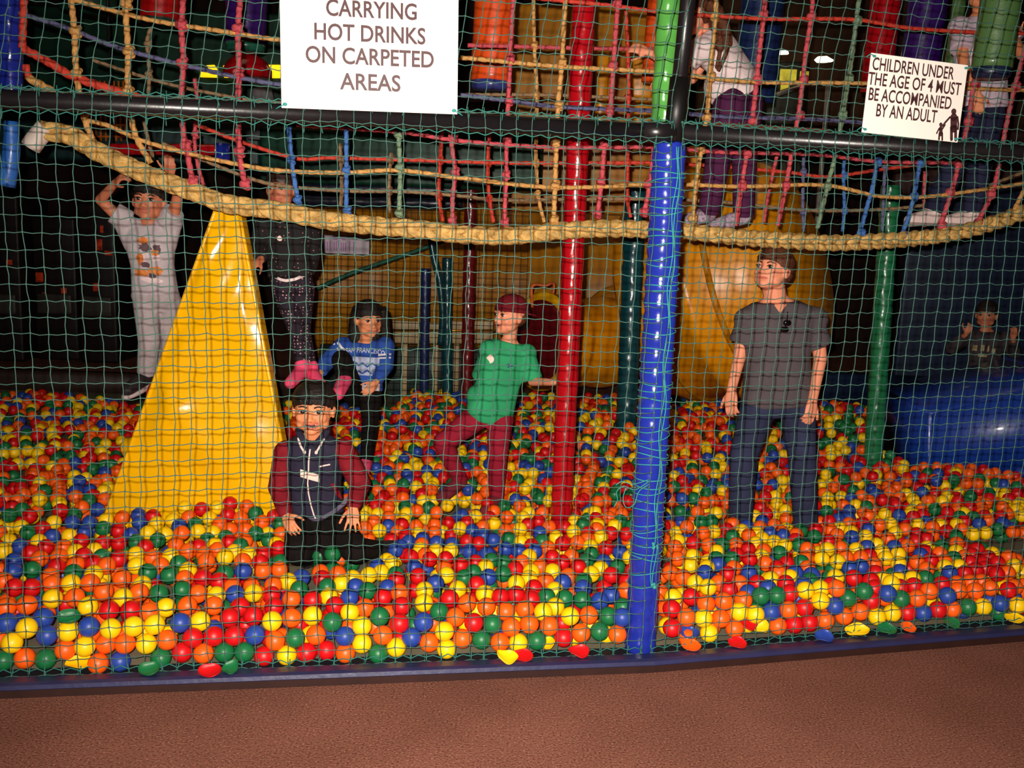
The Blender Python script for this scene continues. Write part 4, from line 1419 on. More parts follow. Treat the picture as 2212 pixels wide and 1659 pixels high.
def relax(P, iters, fixed_pull=0.12, dmin=2 * BR * 0.985):
    n = len(P)
    for it in range(iters):
        cell = {}
        for i in range(n):
            cell.setdefault((int(P[i, 0] // 0.08), int(P[i, 1] // 0.08), int(P[i, 2] // 0.08)), []).append(i)
        mv = np.zeros_like(P)
        for (a, b, c), L in cell.items():
            N = []
            for da in (-1, 0, 1):
                for db in (-1, 0, 1):
                    for dc in (-1, 0, 1):
                        N += cell.get((a + da, b + db, c + dc), [])
            N = np.array(N)
            for i in L:
                dv = P[i] - P[N]
                dist = np.sqrt((dv ** 2).sum(1))
                m = (dist < dmin) & (dist > 1e-7)
                if m.any():
                    mv[i] += (dv[m] / dist[m][:, None] * (dmin - dist[m])[:, None] * 0.5).sum(0)
        P = P + mv + (P0 - P) * (fixed_pull if it < iters - 6 else 0)
        for i in range(n):
            for px, py, r in PILLARS:
                dx, dy = P[i, 0] - px, P[i, 1] - py
                l = math.hypot(dx, dy)
                if l < r + BR:
                    P[i, 0] += dx / max(l, 1e-6) * (r + BR - l)
                    P[i, 1] += dy / max(l, 1e-6) * (r + BR - l)
            P[i, 1] = max(P[i, 1], net_y(P[i, 0]) + BR + 0.008)
            P[i, 2] = max(P[i, 2], BR + 0.012)
    return P

# ------------------------------------------------------------------ people
SKIN_A = mat('skin_tan', (220, 138, 94), 0.55, 0.35, 0.06, 9)
SKIN_B = mat('skin_fair', (232, 148, 114), 0.55, 0.35, 0.06, 9)
SKIN_C = mat('skin_brown', (188, 112, 80), 0.55, 0.35, 0.06, 9)
HAIR_K = mat('hair_black', (26, 16, 13), 0.6, 0.35, 0.4, 60, 0.6, 140)
HAIR_B = mat('hair_brown', (88, 48, 28), 0.6, 0.35, 0.4, 60, 0.6, 140)
EYEW = mat('eye_white', (236, 226, 218), 0.3, 0.5, 0.02)
IRIS = mat('iris_dark', (34, 20, 16), 0.2, 0.6, 0.05)
LIP = mat('lip', (196, 100, 84), 0.5, 0.4, 0.05)
TOOTH = mat('tooth', (244, 234, 220), 0.3, 0.5, 0.02)
MOUTH = mat('mouth_dark', (70, 20, 18), 0.6, 0.3, 0.05)
Z3 = Vector((0, 0, 1))


def WIDE(k):
    return Matrix(((k, 0, 0), (0, 1.02, 0), (0, 0, 1)))


def look(yaw, pitch=0.0, roll=0.0):
    """head axes (right, forward, up): yaw 0 faces the viewer (-y), + turns towards +x in the picture"""
    fw = Vector((math.sin(yaw), -math.cos(yaw), 0))
    rt = Vector((-fw.y, fw.x, 0))              # forward x up -> picture-side axis
    rt = fw.cross(Z3)
    up = Vector((0, 0, 1))
    f2 = fw * math.cos(pitch) + up * math.sin(pitch)
    u2 = up * math.cos(pitch) - fw * math.sin(pitch)
    r3 = rt * math.cos(roll) + u2 * math.sin(roll)
    u3 = u2 * math.cos(roll) - rt * math.sin(roll)
    return Matrix((r3, f2, u3)).transposed()


def head_shapes(bm, c, h, M):
    """h: chin to crown; c: centre of the head"""
    def L(x, y, z):
        return c + M @ Vector((x * h, y * h, z * h))

    def E(x, y, z, a, b_, c_):
        ell(bm, L(x, y, z), (a * h, b_ * h, c_ * h), M)
    E(0, -.06, .12, .335, .40, .375)
    E(0, .04, -.10, .30, .315, .35)
    E(0, .12, -.29, .215, .205, .185)
    E(0, .24, -.405, .10, .085, .075)
    for s in (-1, 1):
        E(s * .165, .20, -.13, .10, .105, .11)         # cheeks
        E(s * .13, .275, .075, .12, .055, .035)        # brow ridge
        E(s * .335, -.04, -.06, .035, .085, .125)      # ears
        E(s * .352, -.065, -.02, .03, .06, .075)
        E(s * .048, .36, -.165, .042, .045, .034)      # nostrils
        E(s * .175, .08, -.28, .105, .16, .115)        # jaw
    cap(bm, L(0, .315, .05), L(0, .395, -.145), .028 * h, .046 * h)
    E(0, .405, -.15, .045, .04, .04)
    E(0, .30, -.26, .13, .075, .075)                   # muzzle
    return L


def face_parts(t, c, h, M, smile=0.5, teeth=False, brow=HAIR_K, hood=0.0, mouth_open=0.0):
    def L(x, y, z):
        return c + M @ Vector((x * h, y * h, z * h))
    for s in (-1, 1):
        bm = bmesh.new()
        ell(bm, L(s * .135, .293, .005), (.066 * h, .05 * h, .034 * h), M)
        e = obj('eye', bm, EYEW, t)
        bm = bmesh.new()
        ell(bm, L(s * .135, .318, .005), (.042 * h, .034 * h, .040 * h), M)
        i = obj('iris', bm, IRIS, e)
        i.matrix_parent_inverse = Matrix.Identity(4)
        bm = bmesh.new()
        tube(bm, resample([L(s * .06, .335, .085), L(s * .13, .333, .115), L(s * .21, .285, .085)], .01 * h), .017 * h, 6)
        obj('eyebrow', bm, brow, t)
        bm = bmesh.new()
        tube(bm, resample([L(s * .07, .335, .012), L(s * .135, .348, .042), L(s * .20, .318, .012)], .01 * h), .011 * h, 6)
        obj('eyelid', bm, brow, t)
    up = .04 * smile
    bm = bmesh.new()
    for sgn, dz in ((1, 0.012 + mouth_open), (-1, -0.02 - mouth_open * 1.2)):
        tube(bm, resample([L(-.12, .315, -.265 + up), L(-.06, .37, -.265 + dz), L(0, .385, -.265 + dz - .006 * sgn), L(.06, .37, -.265 + dz), L(.12, .315, -.265 + up)], .012 * h), .016 * h, 8)
    obj('lips', bm, LIP, t)
    if mouth_open > 0:
        bm = bmesh.new()
        ell(bm, L(0, .35, -.268), (.10 * h, .025 * h, (.02 + mouth_open) * h), M)
        obj('mouth', bm, MOUTH, t)
    if teeth:
        bm = bmesh.new()
        for x in (-.075, -.042, .045, .078):
            rbox(bm, L(x, .372 - abs(x) * .35, -.25), (.034 * h, .015 * h, .038 * h), .004 * h, M)
        for x in (-.05, -.018, .018, .05):
            rbox(bm, L(x, .366 - abs(x) * .25, -.292), (.028 * h, .015 * h, .026 * h), .004 * h, M)
        obj('teeth', bm, TOOTH, t)


def hair_short(t, c, h, M, m, fringe=True, seed=1, voxel=0.006, back=1.0, line=0.0, trim=1.0):
    rn = random.Random(seed)

    def L(x, y, z):
        return c + M @ Vector((x * h, y * h, z * h))
    bm = bmesh.new()
    ell(bm, L(0, -.085, .19 + line), (.372 * h, .425 * h, .385 * h), M)
    ell(bm, L(0, -.20, .0), (.352 * h * trim, .30 * h, .34 * h * back), M)
    for s in (-1, 1):
        cap(bm, L(s * .325, .04, .12), L(s * .322, .02, -.01), .045 * h, .012 * h)
    if fringe:
        for i in range(11):
            x = -.27 + .54 * i / 10
            y = .32 - abs(x) * .45
            cap(bm, L(x * .9, y - .08, .40 - abs(x) * .2), L(x + rn.uniform(-.03, .03), y + .05, .20 + abs(x) * .12 + rn.uniform(-.055, .03)), .05 * h, .010 * h)
    for i in range(16):
        a, b_ = rn.uniform(0, 6.28), rn.uniform(.2, 1.1)
        p = Vector((math.sin(b_) * math.cos(a) * .36, -.10 + math.sin(b_) * math.sin(a) * .40, .19 + math.cos(b_) * .36))
        cap(bm, L(*(p * .95)), L(*(p * 1.03 + Vector((0, .05, -.03)))), .05 * h, .012 * h)
    return remesh('hair', bm, voxel, m, t, 1)


def hand(bm, wr, d, n, side, s, curl=0.35, spread=0.10, thumb=0.8):
    """palm, four unequal bent fingers, thumb. wr wrist, d finger direction, n back-of-hand normal, side: +-1 thumb side"""
    d = d.normalized()
    n = (n - d * n.dot(d)).normalized()
    tt = d.cross(n) * side
    W = 0.040 * s
    R = []
    for q, wd, th in ((-.012, .026, .021), (.012, .030, .020), (.04, .038, .017), (.07, .041, .0145), (.088, .040, .0125), (.094, .034, .009)):
        R.append(oval(wr + d * q * s, tt * wd * s, n * th * s, 20, 2.6))
    rings(bm, R)
    for k, (off, ln) in enumerate(((.030, .072), (.0105, .080), (-.0095, .075), (-.0285, .058))):
        dr = (d + tt * (off / .03) * spread).normalized()
        p = wr + d * .086 * s + tt * off * s
        r = (.0092, .0094, .009, .008)[k] * s
        ang = curl * (0.6 + 0.12 * k)
        for fr, rr in ((.45, 1.0), (.30, .92), (.25, .82)):
            dr2 = (dr * math.cos(ang) - n * math.sin(ang)).normalized()
            q = p + dr2 * ln * fr * s
            cap(bm, p, q, r * rr, r * rr * .92, 10)
            p = q
            ang += curl * 0.9
    p = wr + d * .024 * s + tt * .026 * s - n * .006 * s
    dr = (d * (1.1 - thumb * .5) + tt * thumb - n * .25).normalized()
    for fr, rr in ((.036, .0125), (.032, .0105), (.026, .0092)):
        q = p + dr * fr * s
        cap(bm, p, q, rr * s, rr * s * .9, 10)
        p = q
        dr = (dr * .9 + d * .35 - n * .12).normalized()


TORSO = ((-.16, .30, .20, 0), (-.08, .40, .25, 0), (0, .44, .275, 0), (.2, .415, .26, .01), (.42, .40, .25, .02), (.62, .44, .27, .03), (.8, .475, .265, .02), (.9, .43, .22, 0), (.97, .27, .17, 0), (1.02, .17, .14, 0))


def torso(bm, pel, nek, rgt, sw, grow=1.0, t0=-.16, t1=1.02, wide=1.0, deep=1.0, belly=0.0, bend=0.0):
    up = (nek - pel)
    Lh = up.length
    u = up.normalized()
    r = (rgt - u * rgt.dot(u)).normalized()
    f = u.cross(r)
    R = []
    ts = [t0] + [q[0] for q in TORSO if t0 < q[0] < t1] + [t1]
    for t in ts:
        a = np.interp(t, [q[0] for q in TORSO], [q[1] for q in TORSO]) * sw * grow * wide
        b_ = np.interp(t, [q[0] for q in TORSO], [q[2] for q in TORSO]) * sw * grow * deep
        o_ = np.interp(t, [q[0] for q in TORSO], [q[3] for q in TORSO]) * sw + belly * math.exp(-((t - .25) / .3) ** 2) * sw
        R.append(oval(pel + up * t + f * (-o_) + f * bend * math.sin(max(0, min(1, t)) * PI), r * a, f * b_, 28, 2.4))
    rings(bm, R)
    return r, f, u


def body_skin(t, J, h, M, sk, sw, voxel, hs, limb, feet=True, neck_r=.055, hands=('l', 'r'), smooth=2):
    """one continuous skin: head, neck, trunk, arms with hands, legs"""
    bm = bmesh.new()
    head_shapes(bm, J['head'], h, M)
    s = limb
    cap(bm, J['neck'] - (J['neck'] - J['pel']).normalized() * .03 * s, J['head'] + M @ Vector((0, -.10 * h, -.22 * h)), neck_r * s * 1.08, neck_r * s)
    torso(bm, J['pel'], J['neck'], J['sr'] - J['sl'], sw, .90)
    for k in 'lr':
        cap(bm, J['s' + k], J['e' + k], .046 * s, .036 * s)
        cap(bm, J['e' + k], J['w' + k], .036 * s, .026 * s)
        cap(bm, J['h' + k], J['k' + k], .072 * s, .050 * s)
        cap(bm, J['k' + k], J['a' + k], .050 * s, .034 * s)
        if k in hands:
            hd, hn, hsd, cu, sp = J['hand' + k]
            hand(bm, J['w' + k], hd, hn, hsd, hs, cu, sp)
        if feet:
            fd = J.get('foot' + k, Vector((0, -1, -.15)))
            cap(bm, J['a' + k] + Vector((0, 0, -.02 * s)), J['a' + k] + fd.normalized() * .15 * s + Vector((0, 0, -.045 * s)), .036 * s, .028 * s)
    return remesh('body', bm, voxel, sk, t, smooth)


def yoke(bm, J, s, r0=.062, r1=.056):
    """cloth running from the neck over each shoulder"""
    u = (J['neck'] - J['pel']).normalized()
    for k in 'lr':
        a = J['neck'].lerp(J['s' + k], .35) - u * .040 * s
        cap(bm, a, J['s' + k] - u * .012 * s, r0 * s, r1 * s)


def leg_cloth(bm, J, k, s, r0=.092, r1=.070, r2=.056, cut=1.0):
    h_, kn, a_ = J['h' + k], J['k' + k], J['a' + k]
    cap(bm, h_, kn, r0 * s, r1 * s)
    e = kn.lerp(a_, cut)
    ell(bm, kn, (r1 * s, r1 * s, r1 * s))
    fru(bm, kn, e, r1 * s, r2 * s)


def clear_leg(p, r):
    PILLARS.append((p.x, p.y, r))


def mids(p, q, t=.5):
    return p.lerp(q, t)


# ================= kneeling child in front
Y = 4.36
J = dict(head=at(677, 884, Y - .05), neck=at(677, 938, Y + .01), pel=at(684, 1118, Y + .07), sl=at(617, 972, Y + .01), sr=at(740, 968, Y + .01),
         el=at(602, 1052, Y + .02), wl=at(617, 1112, Y - .10), er=at(778, 1045, Y + .02), wr=at(763, 1094, Y - .10),
         hl=at(655, 1130, Y + .06), hr=at(716, 1130, Y + .06), kl=at(644, 1190, Y - .15), kr=at(768, 1188, Y - .13), al=at(664, 1206, Y + .20), ar=at(812, 1186, Y + .12))
J['handl'] = (at(640, 1165, Y - .20) - J['wl'], Vector((-.35, -.8, .45)), -1, .45, .10)
J['handr'] = (at(762, 1150, Y - .17) - J['wr'], Vector((0.1, -.9, .45)), 1, .28, .35)
J['footl'] = Vector((.2, 1, -.1))
J['footr'] = Vector((.5, 1, -.1))
M1 = look(math.radians(2), math.radians(0), 0) @ WIDE(1.17)
kid = thing('person', 'kneeling child in dark vest with maroon sleeves, smiling, in front of the wedge', 'person', Vector((J['pel'].x, J['pel'].y, 0.05)))
SW = .262
h1 = .220
body_skin(kid, J, h1, M1, SKIN_A, SW, .0042, .72, .72, True, .056)
face_parts(kid, J['head'], h1, M1, 1.5, True, HAIR_K, 0, .026)
hair_short(kid, J['head'], h1, M1, HAIR_K, True, 2, .0042, .80, .012, .90)
NAVYC = mat('vest_navy', (42, 38, 56), 0.85, 0.2, 0.15, 30, 0.2, 200)
MARC = mat('sleeve_maroon', (124, 22, 34), 0.85, 0.2, 0.15, 30, 0.2, 200)
BLKC = mat('trouser_black', (20, 15, 14), 0.9, 0.15, 0.2, 20, 0.2, 120)
bm = bmesh.new()
r_, f_, u_ = torso(bm, J['pel'], J['neck'], J['sr'] - J['sl'], SW, 1.10, -.06, .97, 1.03, 1.0, .02)
for k in 'lr':
    ell(bm, J['s' + k].lerp(J['neck'], .12) - u_ * .014, (.050, .048, .048))
yoke(bm, J, .72, .060, .050)
vest = remesh('vest', bm, .005, NAVYC, kid, 4)
for k in 'lr':
    bm = bmesh.new()
    cap(bm, J['s' + k] + u_ * -.010, J['e' + k], .054, .048)
    ell(bm, J['e' + k], (.049, .049, .049))
    cap(bm, J['e' + k], J['w' + k].lerp(J['e' + k], .12), .048, .034)
    remesh('sleeve', bm, .005, MARC, kid, 3)
bm = bmesh.new()                                        # hood lying behind the neck, collar edges
tube(bm, resample([J['neck'] + r_ * -.055 - f_ * -.03 + u_ * .005, J['neck'] + r_ * -.06 + f_ * -.03 + u_ * .035, J['neck'] + f_ * -.06 + u_ * .045, J['neck'] + r_ * .06 + f_ * -.03 + u_ * .035, J['neck'] + r_ * .055 + f_ * .03 + u_ * .005], .01), [.02, .022, .026] + [.028] * 40, 10) if False else None
fw = f_ if f_.y < 0 else -f_
for s in (-1, 1):
    tube(bm, resample([J['neck'] + r_ * s * .012 + fw * .062 - u_ * .035, J['neck'] + r_ * s * .045 + fw * .045 - u_ * .002, J['neck'] + r_ * s * .062 + u_ * .024, J['neck'] + r_ * s * .03 - fw * .062 + u_ * .03], .01), .017, 10)
ell(bm, J['neck'] - fw * .062 + u_ * .012, (.062, .03, .034))
remesh('hood', bm, .004, NAVYC, kid, 2)
bm = bmesh.new()
torso(bm, J['pel'], J['neck'], J['sr'] - J['sl'], SW, 1.06, -.16, .03)
for k in 'lr':
    cap(bm, J['h' + k], J['k' + k], .082, .064)
    cap(bm, J['k' + k], J['a' + k], .060, .042)
cap(bm, mids(J['hl'], J['hr']) + Vector((0, -.02, -.02)), mids(J['kl'], J['kr']) + Vector((-.02, .07, -.03)), .08, .065)
remesh('trousers', bm, .006, BLKC, kid, 3)
for k in 'lr':
    bm = bmesh.new()
    cap(bm, J['a' + k] + Vector((0, -.02, .0)), J['a' + k] + J['foot' + k].normalized() * .15 - Vector((0, 0, .02)), .044, .036)
    remesh('sock', bm, .006, mat('sock_black', (24, 22, 24), 0.9), kid, 2)
tr_ = bvh(vest)


def front(px, py, Yd):
    return at(px, py, Yd)


def px_frame(px, py, Yd):
    """flat frame facing the viewer, one unit = one pixel there"""
    s = Yd / F
    return at(px, py, Yd), Vector((s, 0, -0.035 * s)), Vector((0.035 * s, 0, s))


O_, ux, uy = px_frame(676, 1010, Y)
ZIPW = mat('zip_white', (226, 204, 196), 0.5, 0.4, 0.05)
decal('zip', [line2([(-1, 68), (-3, 45), (-4, 20), (-4, 0), (-6, -30), (-4, -55), (1, -80), (8, -105), (12, -114)], 3.0)], O_, ux, uy, tr_, ZIPW, kid, .004)
decal('pocket_zip', [line2([(18, 10), (28, 13), (42, 16)], 3.2)], O_, ux, uy, tr_, ZIPW, kid, .004)
decal('name_sticker', [rect2(-22, -16, 20, 2, 8, 4, -10)], O_, ux, uy, tr_, mat('sticker', (246, 214, 200), 0.6), kid, .006)
decal('hem_band', [line2([(-8, -120), (10, -117), (30, -110), (52, -97), (72, -78), (80, -62)], 9)], O_, ux, uy, tr_, mat('hem_grey', (92, 84, 104), 0.8), kid, .004)
decal('pocket_trim', [line2([(46, -30), (52, -42), (58, -58), (66, -72)], 7)], O_, ux, uy, tr_, MARC, kid, .004)
for s in (-1, 1):
    bm = bmesh.new()
    a = J['neck'] + r_ * s * .058 + fw * .052 - u_ * .000
    b2 = J['neck'] + r_ * s * .026 + fw * .082 - u_ * .055
    tube(bm, resample([a, (a + b2) / 2 + fw * .012, b2], .005), .0052, 8)
    ell(bm, b2, (.008, .008, .009), n=10)
    obj('drawstring', bm, ZIPW, kid)
for p in (J['kl'], J['kr'], J['hl'], J['hr'], J['al'], J['ar'], mids(J['kl'], J['al']), mids(J['kr'], J['ar']), mids(J['kl'], J['hl']), mids(J['kr'], J['hr'])):
    clear_leg(p, .062)

# ================= child in grey reaching up to the rope
Y = 5.02
J = dict(head=at(322, 433, Y), neck=at(322, 478, Y + .03), pel=at(336, 640, Y + .06), sl=at(268, 480, Y + .03), sr=at(370, 482, Y + .03),
         el=at(217, 432, Y - .03), wl=at(248, 396, Y - .12), er=at(384, 424, Y - .03), wr=at(369, 376, Y - .12),
         hl=at(316, 648, Y + .06), hr=at(362, 650, Y + .08), kl=at(322, 738, Y - .0), kr=at(366, 736, Y + .14), al=at(316, 806, Y + .07), ar=at(352, 812, Y + .22))
J['handl'] = (at(272, 372, Y - .17) - J['wl'], Vector((-.3, -.5, .5)), 1, .8, .05)
J['handr'] = (at(366, 348, Y - .17) - J['wr'], Vector((.2, -.7, .3)), -1, .8, .05)
J['footl'] = Vector((-.3, -.8, -.2))
J['footr'] = Vector((.0, -.8, -.2))
kid = thing('person', 'child in grey shirt and grey trousers reaching up to the straw rope', 'person', J['al'] - Vector((0, 0, .06)))
M1 = look(math.radians(2), math.radians(4), math.radians(3)) @ WIDE(1.12)
h1, SW = .205, .255
body_skin(kid, J, h1, M1, SKIN_C, SW, .0052, .70, .72, True, .055)
face_parts(kid, J['head'], h1, M1, .2, False, HAIR_K)
hair_short(kid, J['head'], h1, M1, HAIR_K, True, 5, .006, .9, .01, .92)
GREYC = mat('tee_grey', (176, 164, 168), 0.85, 0.2, 0.1, 20, 0.2, 150)
GREYT = mat('trouser_grey', (162, 150, 152), 0.85, 0.2, 0.12, 20, 0.2, 150)
bm = bmesh.new()
r_, f_, u_ = torso(bm, J['pel'], J['neck'], J['sr'] - J['sl'], SW, 1.06, -.02, .96, 1.0, 1.0)
for k in 'lr':
    fru(bm, J['s' + k].lerp(J['neck'], .2), J['s' + k].lerp(J['e' + k], .45), .058, .056)
    ell(bm, J['s' + k], (.056, .056, .056))
    cap(bm, J['s' + k] - u_ * .01, J['s' + k].lerp(J['pel'], .3), .05, .05)
yoke(bm, J, .75)
shirt = remesh('shirt', bm, .006, GREYC, kid, 4)
bm = bmesh.new()
torso(bm, J['pel'], J['neck'], J['sr'] - J['sl'], SW, 1.08, -.2, .06)
for k in 'lr':
    leg_cloth(bm, J, k, .72, .096, .076, .066)
remesh('trousers', bm, .006, GREYT, kid, 4)
for k in 'lr':
    bm = bmesh.new()
    fd = J['foot' + k].normalized()
    cap(bm, J['a' + k] - Vector((0, 0, .02)), J['a' + k] + fd * .14 - Vector((0, 0, .036)), .040, .034)
    remesh('shoe', bm, .006, mat('shoe_dark', (30, 22, 26), 0.6), kid, 2)
for k in 'lr':
    bm = bmesh.new()
    fd = J['foot' + k].normalized()
    sd = fd.cross(Z3).normalized()
    rings(bm, [oval(J['a' + k] + fd * .06 - Vector((0, 0, z)), fd * .115, sd * .04, 20, 2.4) for z in (.074, .058)])
    obj('sole', bm, mat('sole_pale', (180, 160, 158), 0.7), kid)
tr_ = bvh(shirt)
O_, ux, uy = px_frame(327, 560, Y)
random.seed(3)
for nm, c_, L_ in (('print_orange', (206, 120, 60), ((-12, 40, 13, 7), (-18, -30, 16, 8), (12, -24, 14, 9), (14, 16, 8, 6), (-20, 0, 7, 12))),
                   ('print_dark', (92, 70, 76), ((-8, 26, 14, 8), (17, 24, 9, 10), (-8, -12, 10, 6), (6, -34, 8, 6))),
                   ('print_pale', (214, 190, 192), ((-10, 4, 14, 10), (14, 4, 12, 7), (2, -44, 22, 6)))):
    decal(nm, [shift(disc2(0, 0, a, b_, 14, .3, 3), x, y) for x, y, a, b_ in L_], O_, ux, uy, tr_, mat(nm, c_, 0.8, 0.2, 0.2, 60), kid, .004 if nm != 'print_pale' else .003)

# ================= child in black with dots, head behind the rope
Y = 5.24
J = dict(head=at(607, 408, Y), neck=at(614, 452, Y + .02), pel=at(630, 606, Y + .04), sl=at(572, 470, Y + .02), sr=at(668, 474, Y + .02),
         el=at(560, 530, Y - .03), wl=at(564, 562, Y - .13), er=at(676, 540, Y + .06), wr=at(668, 590, Y + .08),
         hl=at(612, 622, Y + .03), hr=at(654, 622, Y + .04), kl=at(640, 710, Y - .02), kr=at(652, 712, Y + .06), al=at(652, 792, Y - .05), ar=at(672, 796, Y + .02))
J['handl'] = (at(545, 574, Y - .17) - J['wl'], Vector((-.2, -.8, .4)), -1, 1.1, .03)
J['handr'] = (Vector((0, -.1, -1)), Vector((.9, -.2, 0)), 1, .5, .1)
J['footl'] = Vector((-.2, -.9, -.2))
J['footr'] = Vector((.5, -.8, -.2))
kid = thing('person', 'child in black dotted top and dotted leggings on the right flank of the wedge', 'person', J['al'] - Vector((0, 0, .06)))
M1 = look(math.radians(-10), 0, 0) @ WIDE(1.12)
h1, SW = .20, .245
body_skin(kid, J, h1, M1, SKIN_C, SW, .0055, .68, .70, True, .055)
face_parts(kid, J['head'], h1, M1, .2, False, HAIR_K)
hair_short(kid, J['head'], h1, M1, mat('hair_dark_brown', (48, 26, 20), 0.5, 0.4, 0.3, 50), True, 6, .006, 1.15)
DOT1 = dotted_mat('dotted_black', (13, 8, 10), (150, 96, 92), 44, 0.16)
DOT2 = dotted_mat('dotted_plum', (27, 13, 30), (190, 140, 146), 60, 0.24)
bm = bmesh.new()
r_, f_, u_ = torso(bm, J['pel'], J['neck'], J['sr'] - J['sl'], SW, 1.12, .06, .97, 1.04, 1.0)
for k in 'lr':
    cap(bm, J['s' + k], J['e' + k], .054, .046)
    ell(bm, J['e' + k], (.046, .046, .046))
    fru(bm, J['e' + k], J['w' + k].lerp(J['e' + k], .1), .045, .035)
yoke(bm, J, .70)
top = remesh('top', bm, .006, DOT1, kid, 3)
bm = bmesh.new()
torso(bm, J['pel'], J['neck'], J['sr'] - J['sl'], SW, 1.04, -.2, .1)
for k in 'lr':
    leg_cloth(bm, J, k, .70, .092, .066, .046)
legs_ = remesh('leggings', bm, .006, DOT2, kid, 3)
for k in 'lr':
    bm = bmesh.new()
    fd = J['foot' + k].normalized()
    cap(bm, J['a' + k] + Vector((0, 0, .01)), J['a' + k] - Vector((0, 0, .02)), .040, .040)
    cap(bm, J['a' + k] - Vector((0, 0, .02)), J['a' + k] + fd * .14 - Vector((0, 0, .036)), .039, .032)
    remesh('sock', bm, .005, mat('sock_pink', (232, 70, 112), 0.85), kid, 2)
tr_ = bvh(top)
O_, ux, uy = px_frame(632, 590, Y)
decal('white_hem', [line2([(-40, -7), (-30, -12), (-20, -15), (-10, -16), (0, -14), (8, -12), (16, -8), (24, -4), (32, 0), (40, 3)], 6)], O_, ux, uy, bvh(legs_), mat('hem_white', (228, 206, 206), 0.7), kid, .007)
decal('paper_tag', [shift(disc2(0, 0, 6, 6, 8, .3, 1), -24, 72)], O_, ux, uy, tr_, mat('sticker', (246, 214, 200), 0.6), kid, .006)

# ================= long haired child in the blue shirt, one leg raised
Y = 5.75
J = dict(head=at(797, 690, Y), neck=at(790, 736, Y + .03), pel=at(783, 842, Y + .05), sl=at(742, 748, Y + .03), sr=at(832, 748, Y + .03),
         el=at(706, 782, Y - .02), wl=at(692, 806, Y - .10), er=at(832, 790, Y + .0), wr=at(812, 826, Y - .08),
         hl=at(764, 850, Y + .03), hr=at(800, 852, Y + .03), kl=at(738, 778, Y - .26), kr=at(800, 908, Y - .02), al=at(744, 826, Y - .30), ar=at(791, 1000, Y + .05))
J['handl'] = (Vector((-.6, -.5, -.3)), Vector((0, -.5, .8)), -1, .4, .1)
J['handr'] = (Vector((-.5, -.5, -.6)), Vector((.3, -.8, .3)), 1, .4, .1)
J['footl'] = Vector((-.1, -1, -.1))
J['footr'] = Vector((0, -.9, -.1))
kid = thing('person', 'child with long dark hair in a blue lettered shirt, knee raised', 'person', Vector((J['pel'].x, J['pel'].y, .03)))
M1 = look(math.radians(28), math.radians(-3), 0) @ WIDE(1.12)
h1, SW = .205, .235
body_skin(kid, J, h1, M1, SKIN_A, SW, .0055, .68, .70, True, .052)
face_parts(kid, J['head'], h1, M1, .3, False, HAIR_K)
hr_ = hair_short(kid, J['head'], h1, M1, HAIR_K, False, 8, .006, 1.05)
bm = bmesh.new()
L_ = lambda x, y, z: J['head'] + M1 @ Vector((x * h1, y * h1, z * h1))
for x0 in (-.36, -.27, -.16, -.02, .12, .24):
    tube(bm, resample([L_(x0 * .8, -.22, .3), L_(x0, -.33, -.1), L_(x0 * 1.25 - .06, -.34, -.6), L_(x0 * 1.3 - .15, -.30, -1.0)], .01), .042, 10)
tube(bm, resample([L_(-.30, .08, .32), L_(-.40, .0, .0), L_(-.47, -.06, -.45), L_(-.55, -.08, -.85)], .01), .034, 10)
remesh('long_hair', bm, .007, HAIR_K, kid, 2)
BLUC = mat('tee_blue', (44, 78, 160), 0.85, 0.2, 0.12, 20, 0.2, 150)
bm = bmesh.new()
r_, f_, u_ = torso(bm, J['pel'], J['neck'], J['sr'] - J['sl'], SW, 1.12, .02, .97, 1.06, 1.0)
for k in 'lr':
    cap(bm, J['s' + k], J['e' + k], .058, .050)
    ell(bm, J['e' + k], (.05, .05, .05))
    fru(bm, J['e' + k], J['w' + k].lerp(J['e' + k], .1), .048, .036)
yoke(bm, J, .70)
shirt = remesh('shirt', bm, .006, BLUC, kid, 3)
bm = bmesh.new()
torso(bm, J['pel'], J['neck'], J['sr'] - J['sl'], SW, 1.05, -.2, .08)
leg_cloth(bm, J, 'l', .70, .10, .082, .056)
leg_cloth(bm, J, 'r', .70, .10, .074, .054)
remesh('trousers', bm, .006, BLKC, kid, 3)
for k in 'lr':
    bm = bmesh.new()
    fd = J['foot' + k].normalized()
    cap(bm, J['a' + k] + Vector((0, 0, .012)), J['a' + k] + fd * .13 - Vector((0, 0, .03)), .042, .036)
    remesh('sock', bm, .005, mat('sock_pink', (232, 70, 112), 0.85), kid, 2)
bm = bmesh.new()
a = J['pel'] + r_ * .07 - u_ * .0
rings(bm, [[J['pel'] + r_ * x + f_ * (.085 if f_.y < 0 else -.085) * k2 + u_ * z for x, k2, z in ((.0, 1.1, .05 - q * .05), (.06, 1.05, .05 - q * .10), (.105, .6, .06 - q * .14), (.11, .1, .08 - q * .12), (.10, .1, .09), (.06, .9, .07), (.0, 1.0, .06))] for q in (0, 1)])
remesh('undershirt', bm, .005, mat('undershirt_white', (206, 186, 184), 0.85), kid, 2)
tr_ = bvh(shirt)
O_, ux, uy = px_frame(790, 778, Y)
WPR = mat('print_white', (224, 218, 222), 0.7)
V, Fc = text_mesh('SAN FRANCISCO', 14.5, 0.02)
V = [(x * .78, y + 23 - (x * .78) ** 2 * .0022) for x, y in V]
decal('lettering', [(V, Fc)], O_, ux, uy, tr_, WPR, kid, .005)
decal('stripes', [line2([(28, 14), (40, 17), (56, 18)], 4), line2([(28, 8), (40, 10), (56, 11)], 3), line2([(-62, 36), (-52, 26), (-44, 20)], 5), line2([(-70, 32), (-58, 21), (-50, 15)], 4)], O_, ux, uy, tr_, WPR, kid, .005)
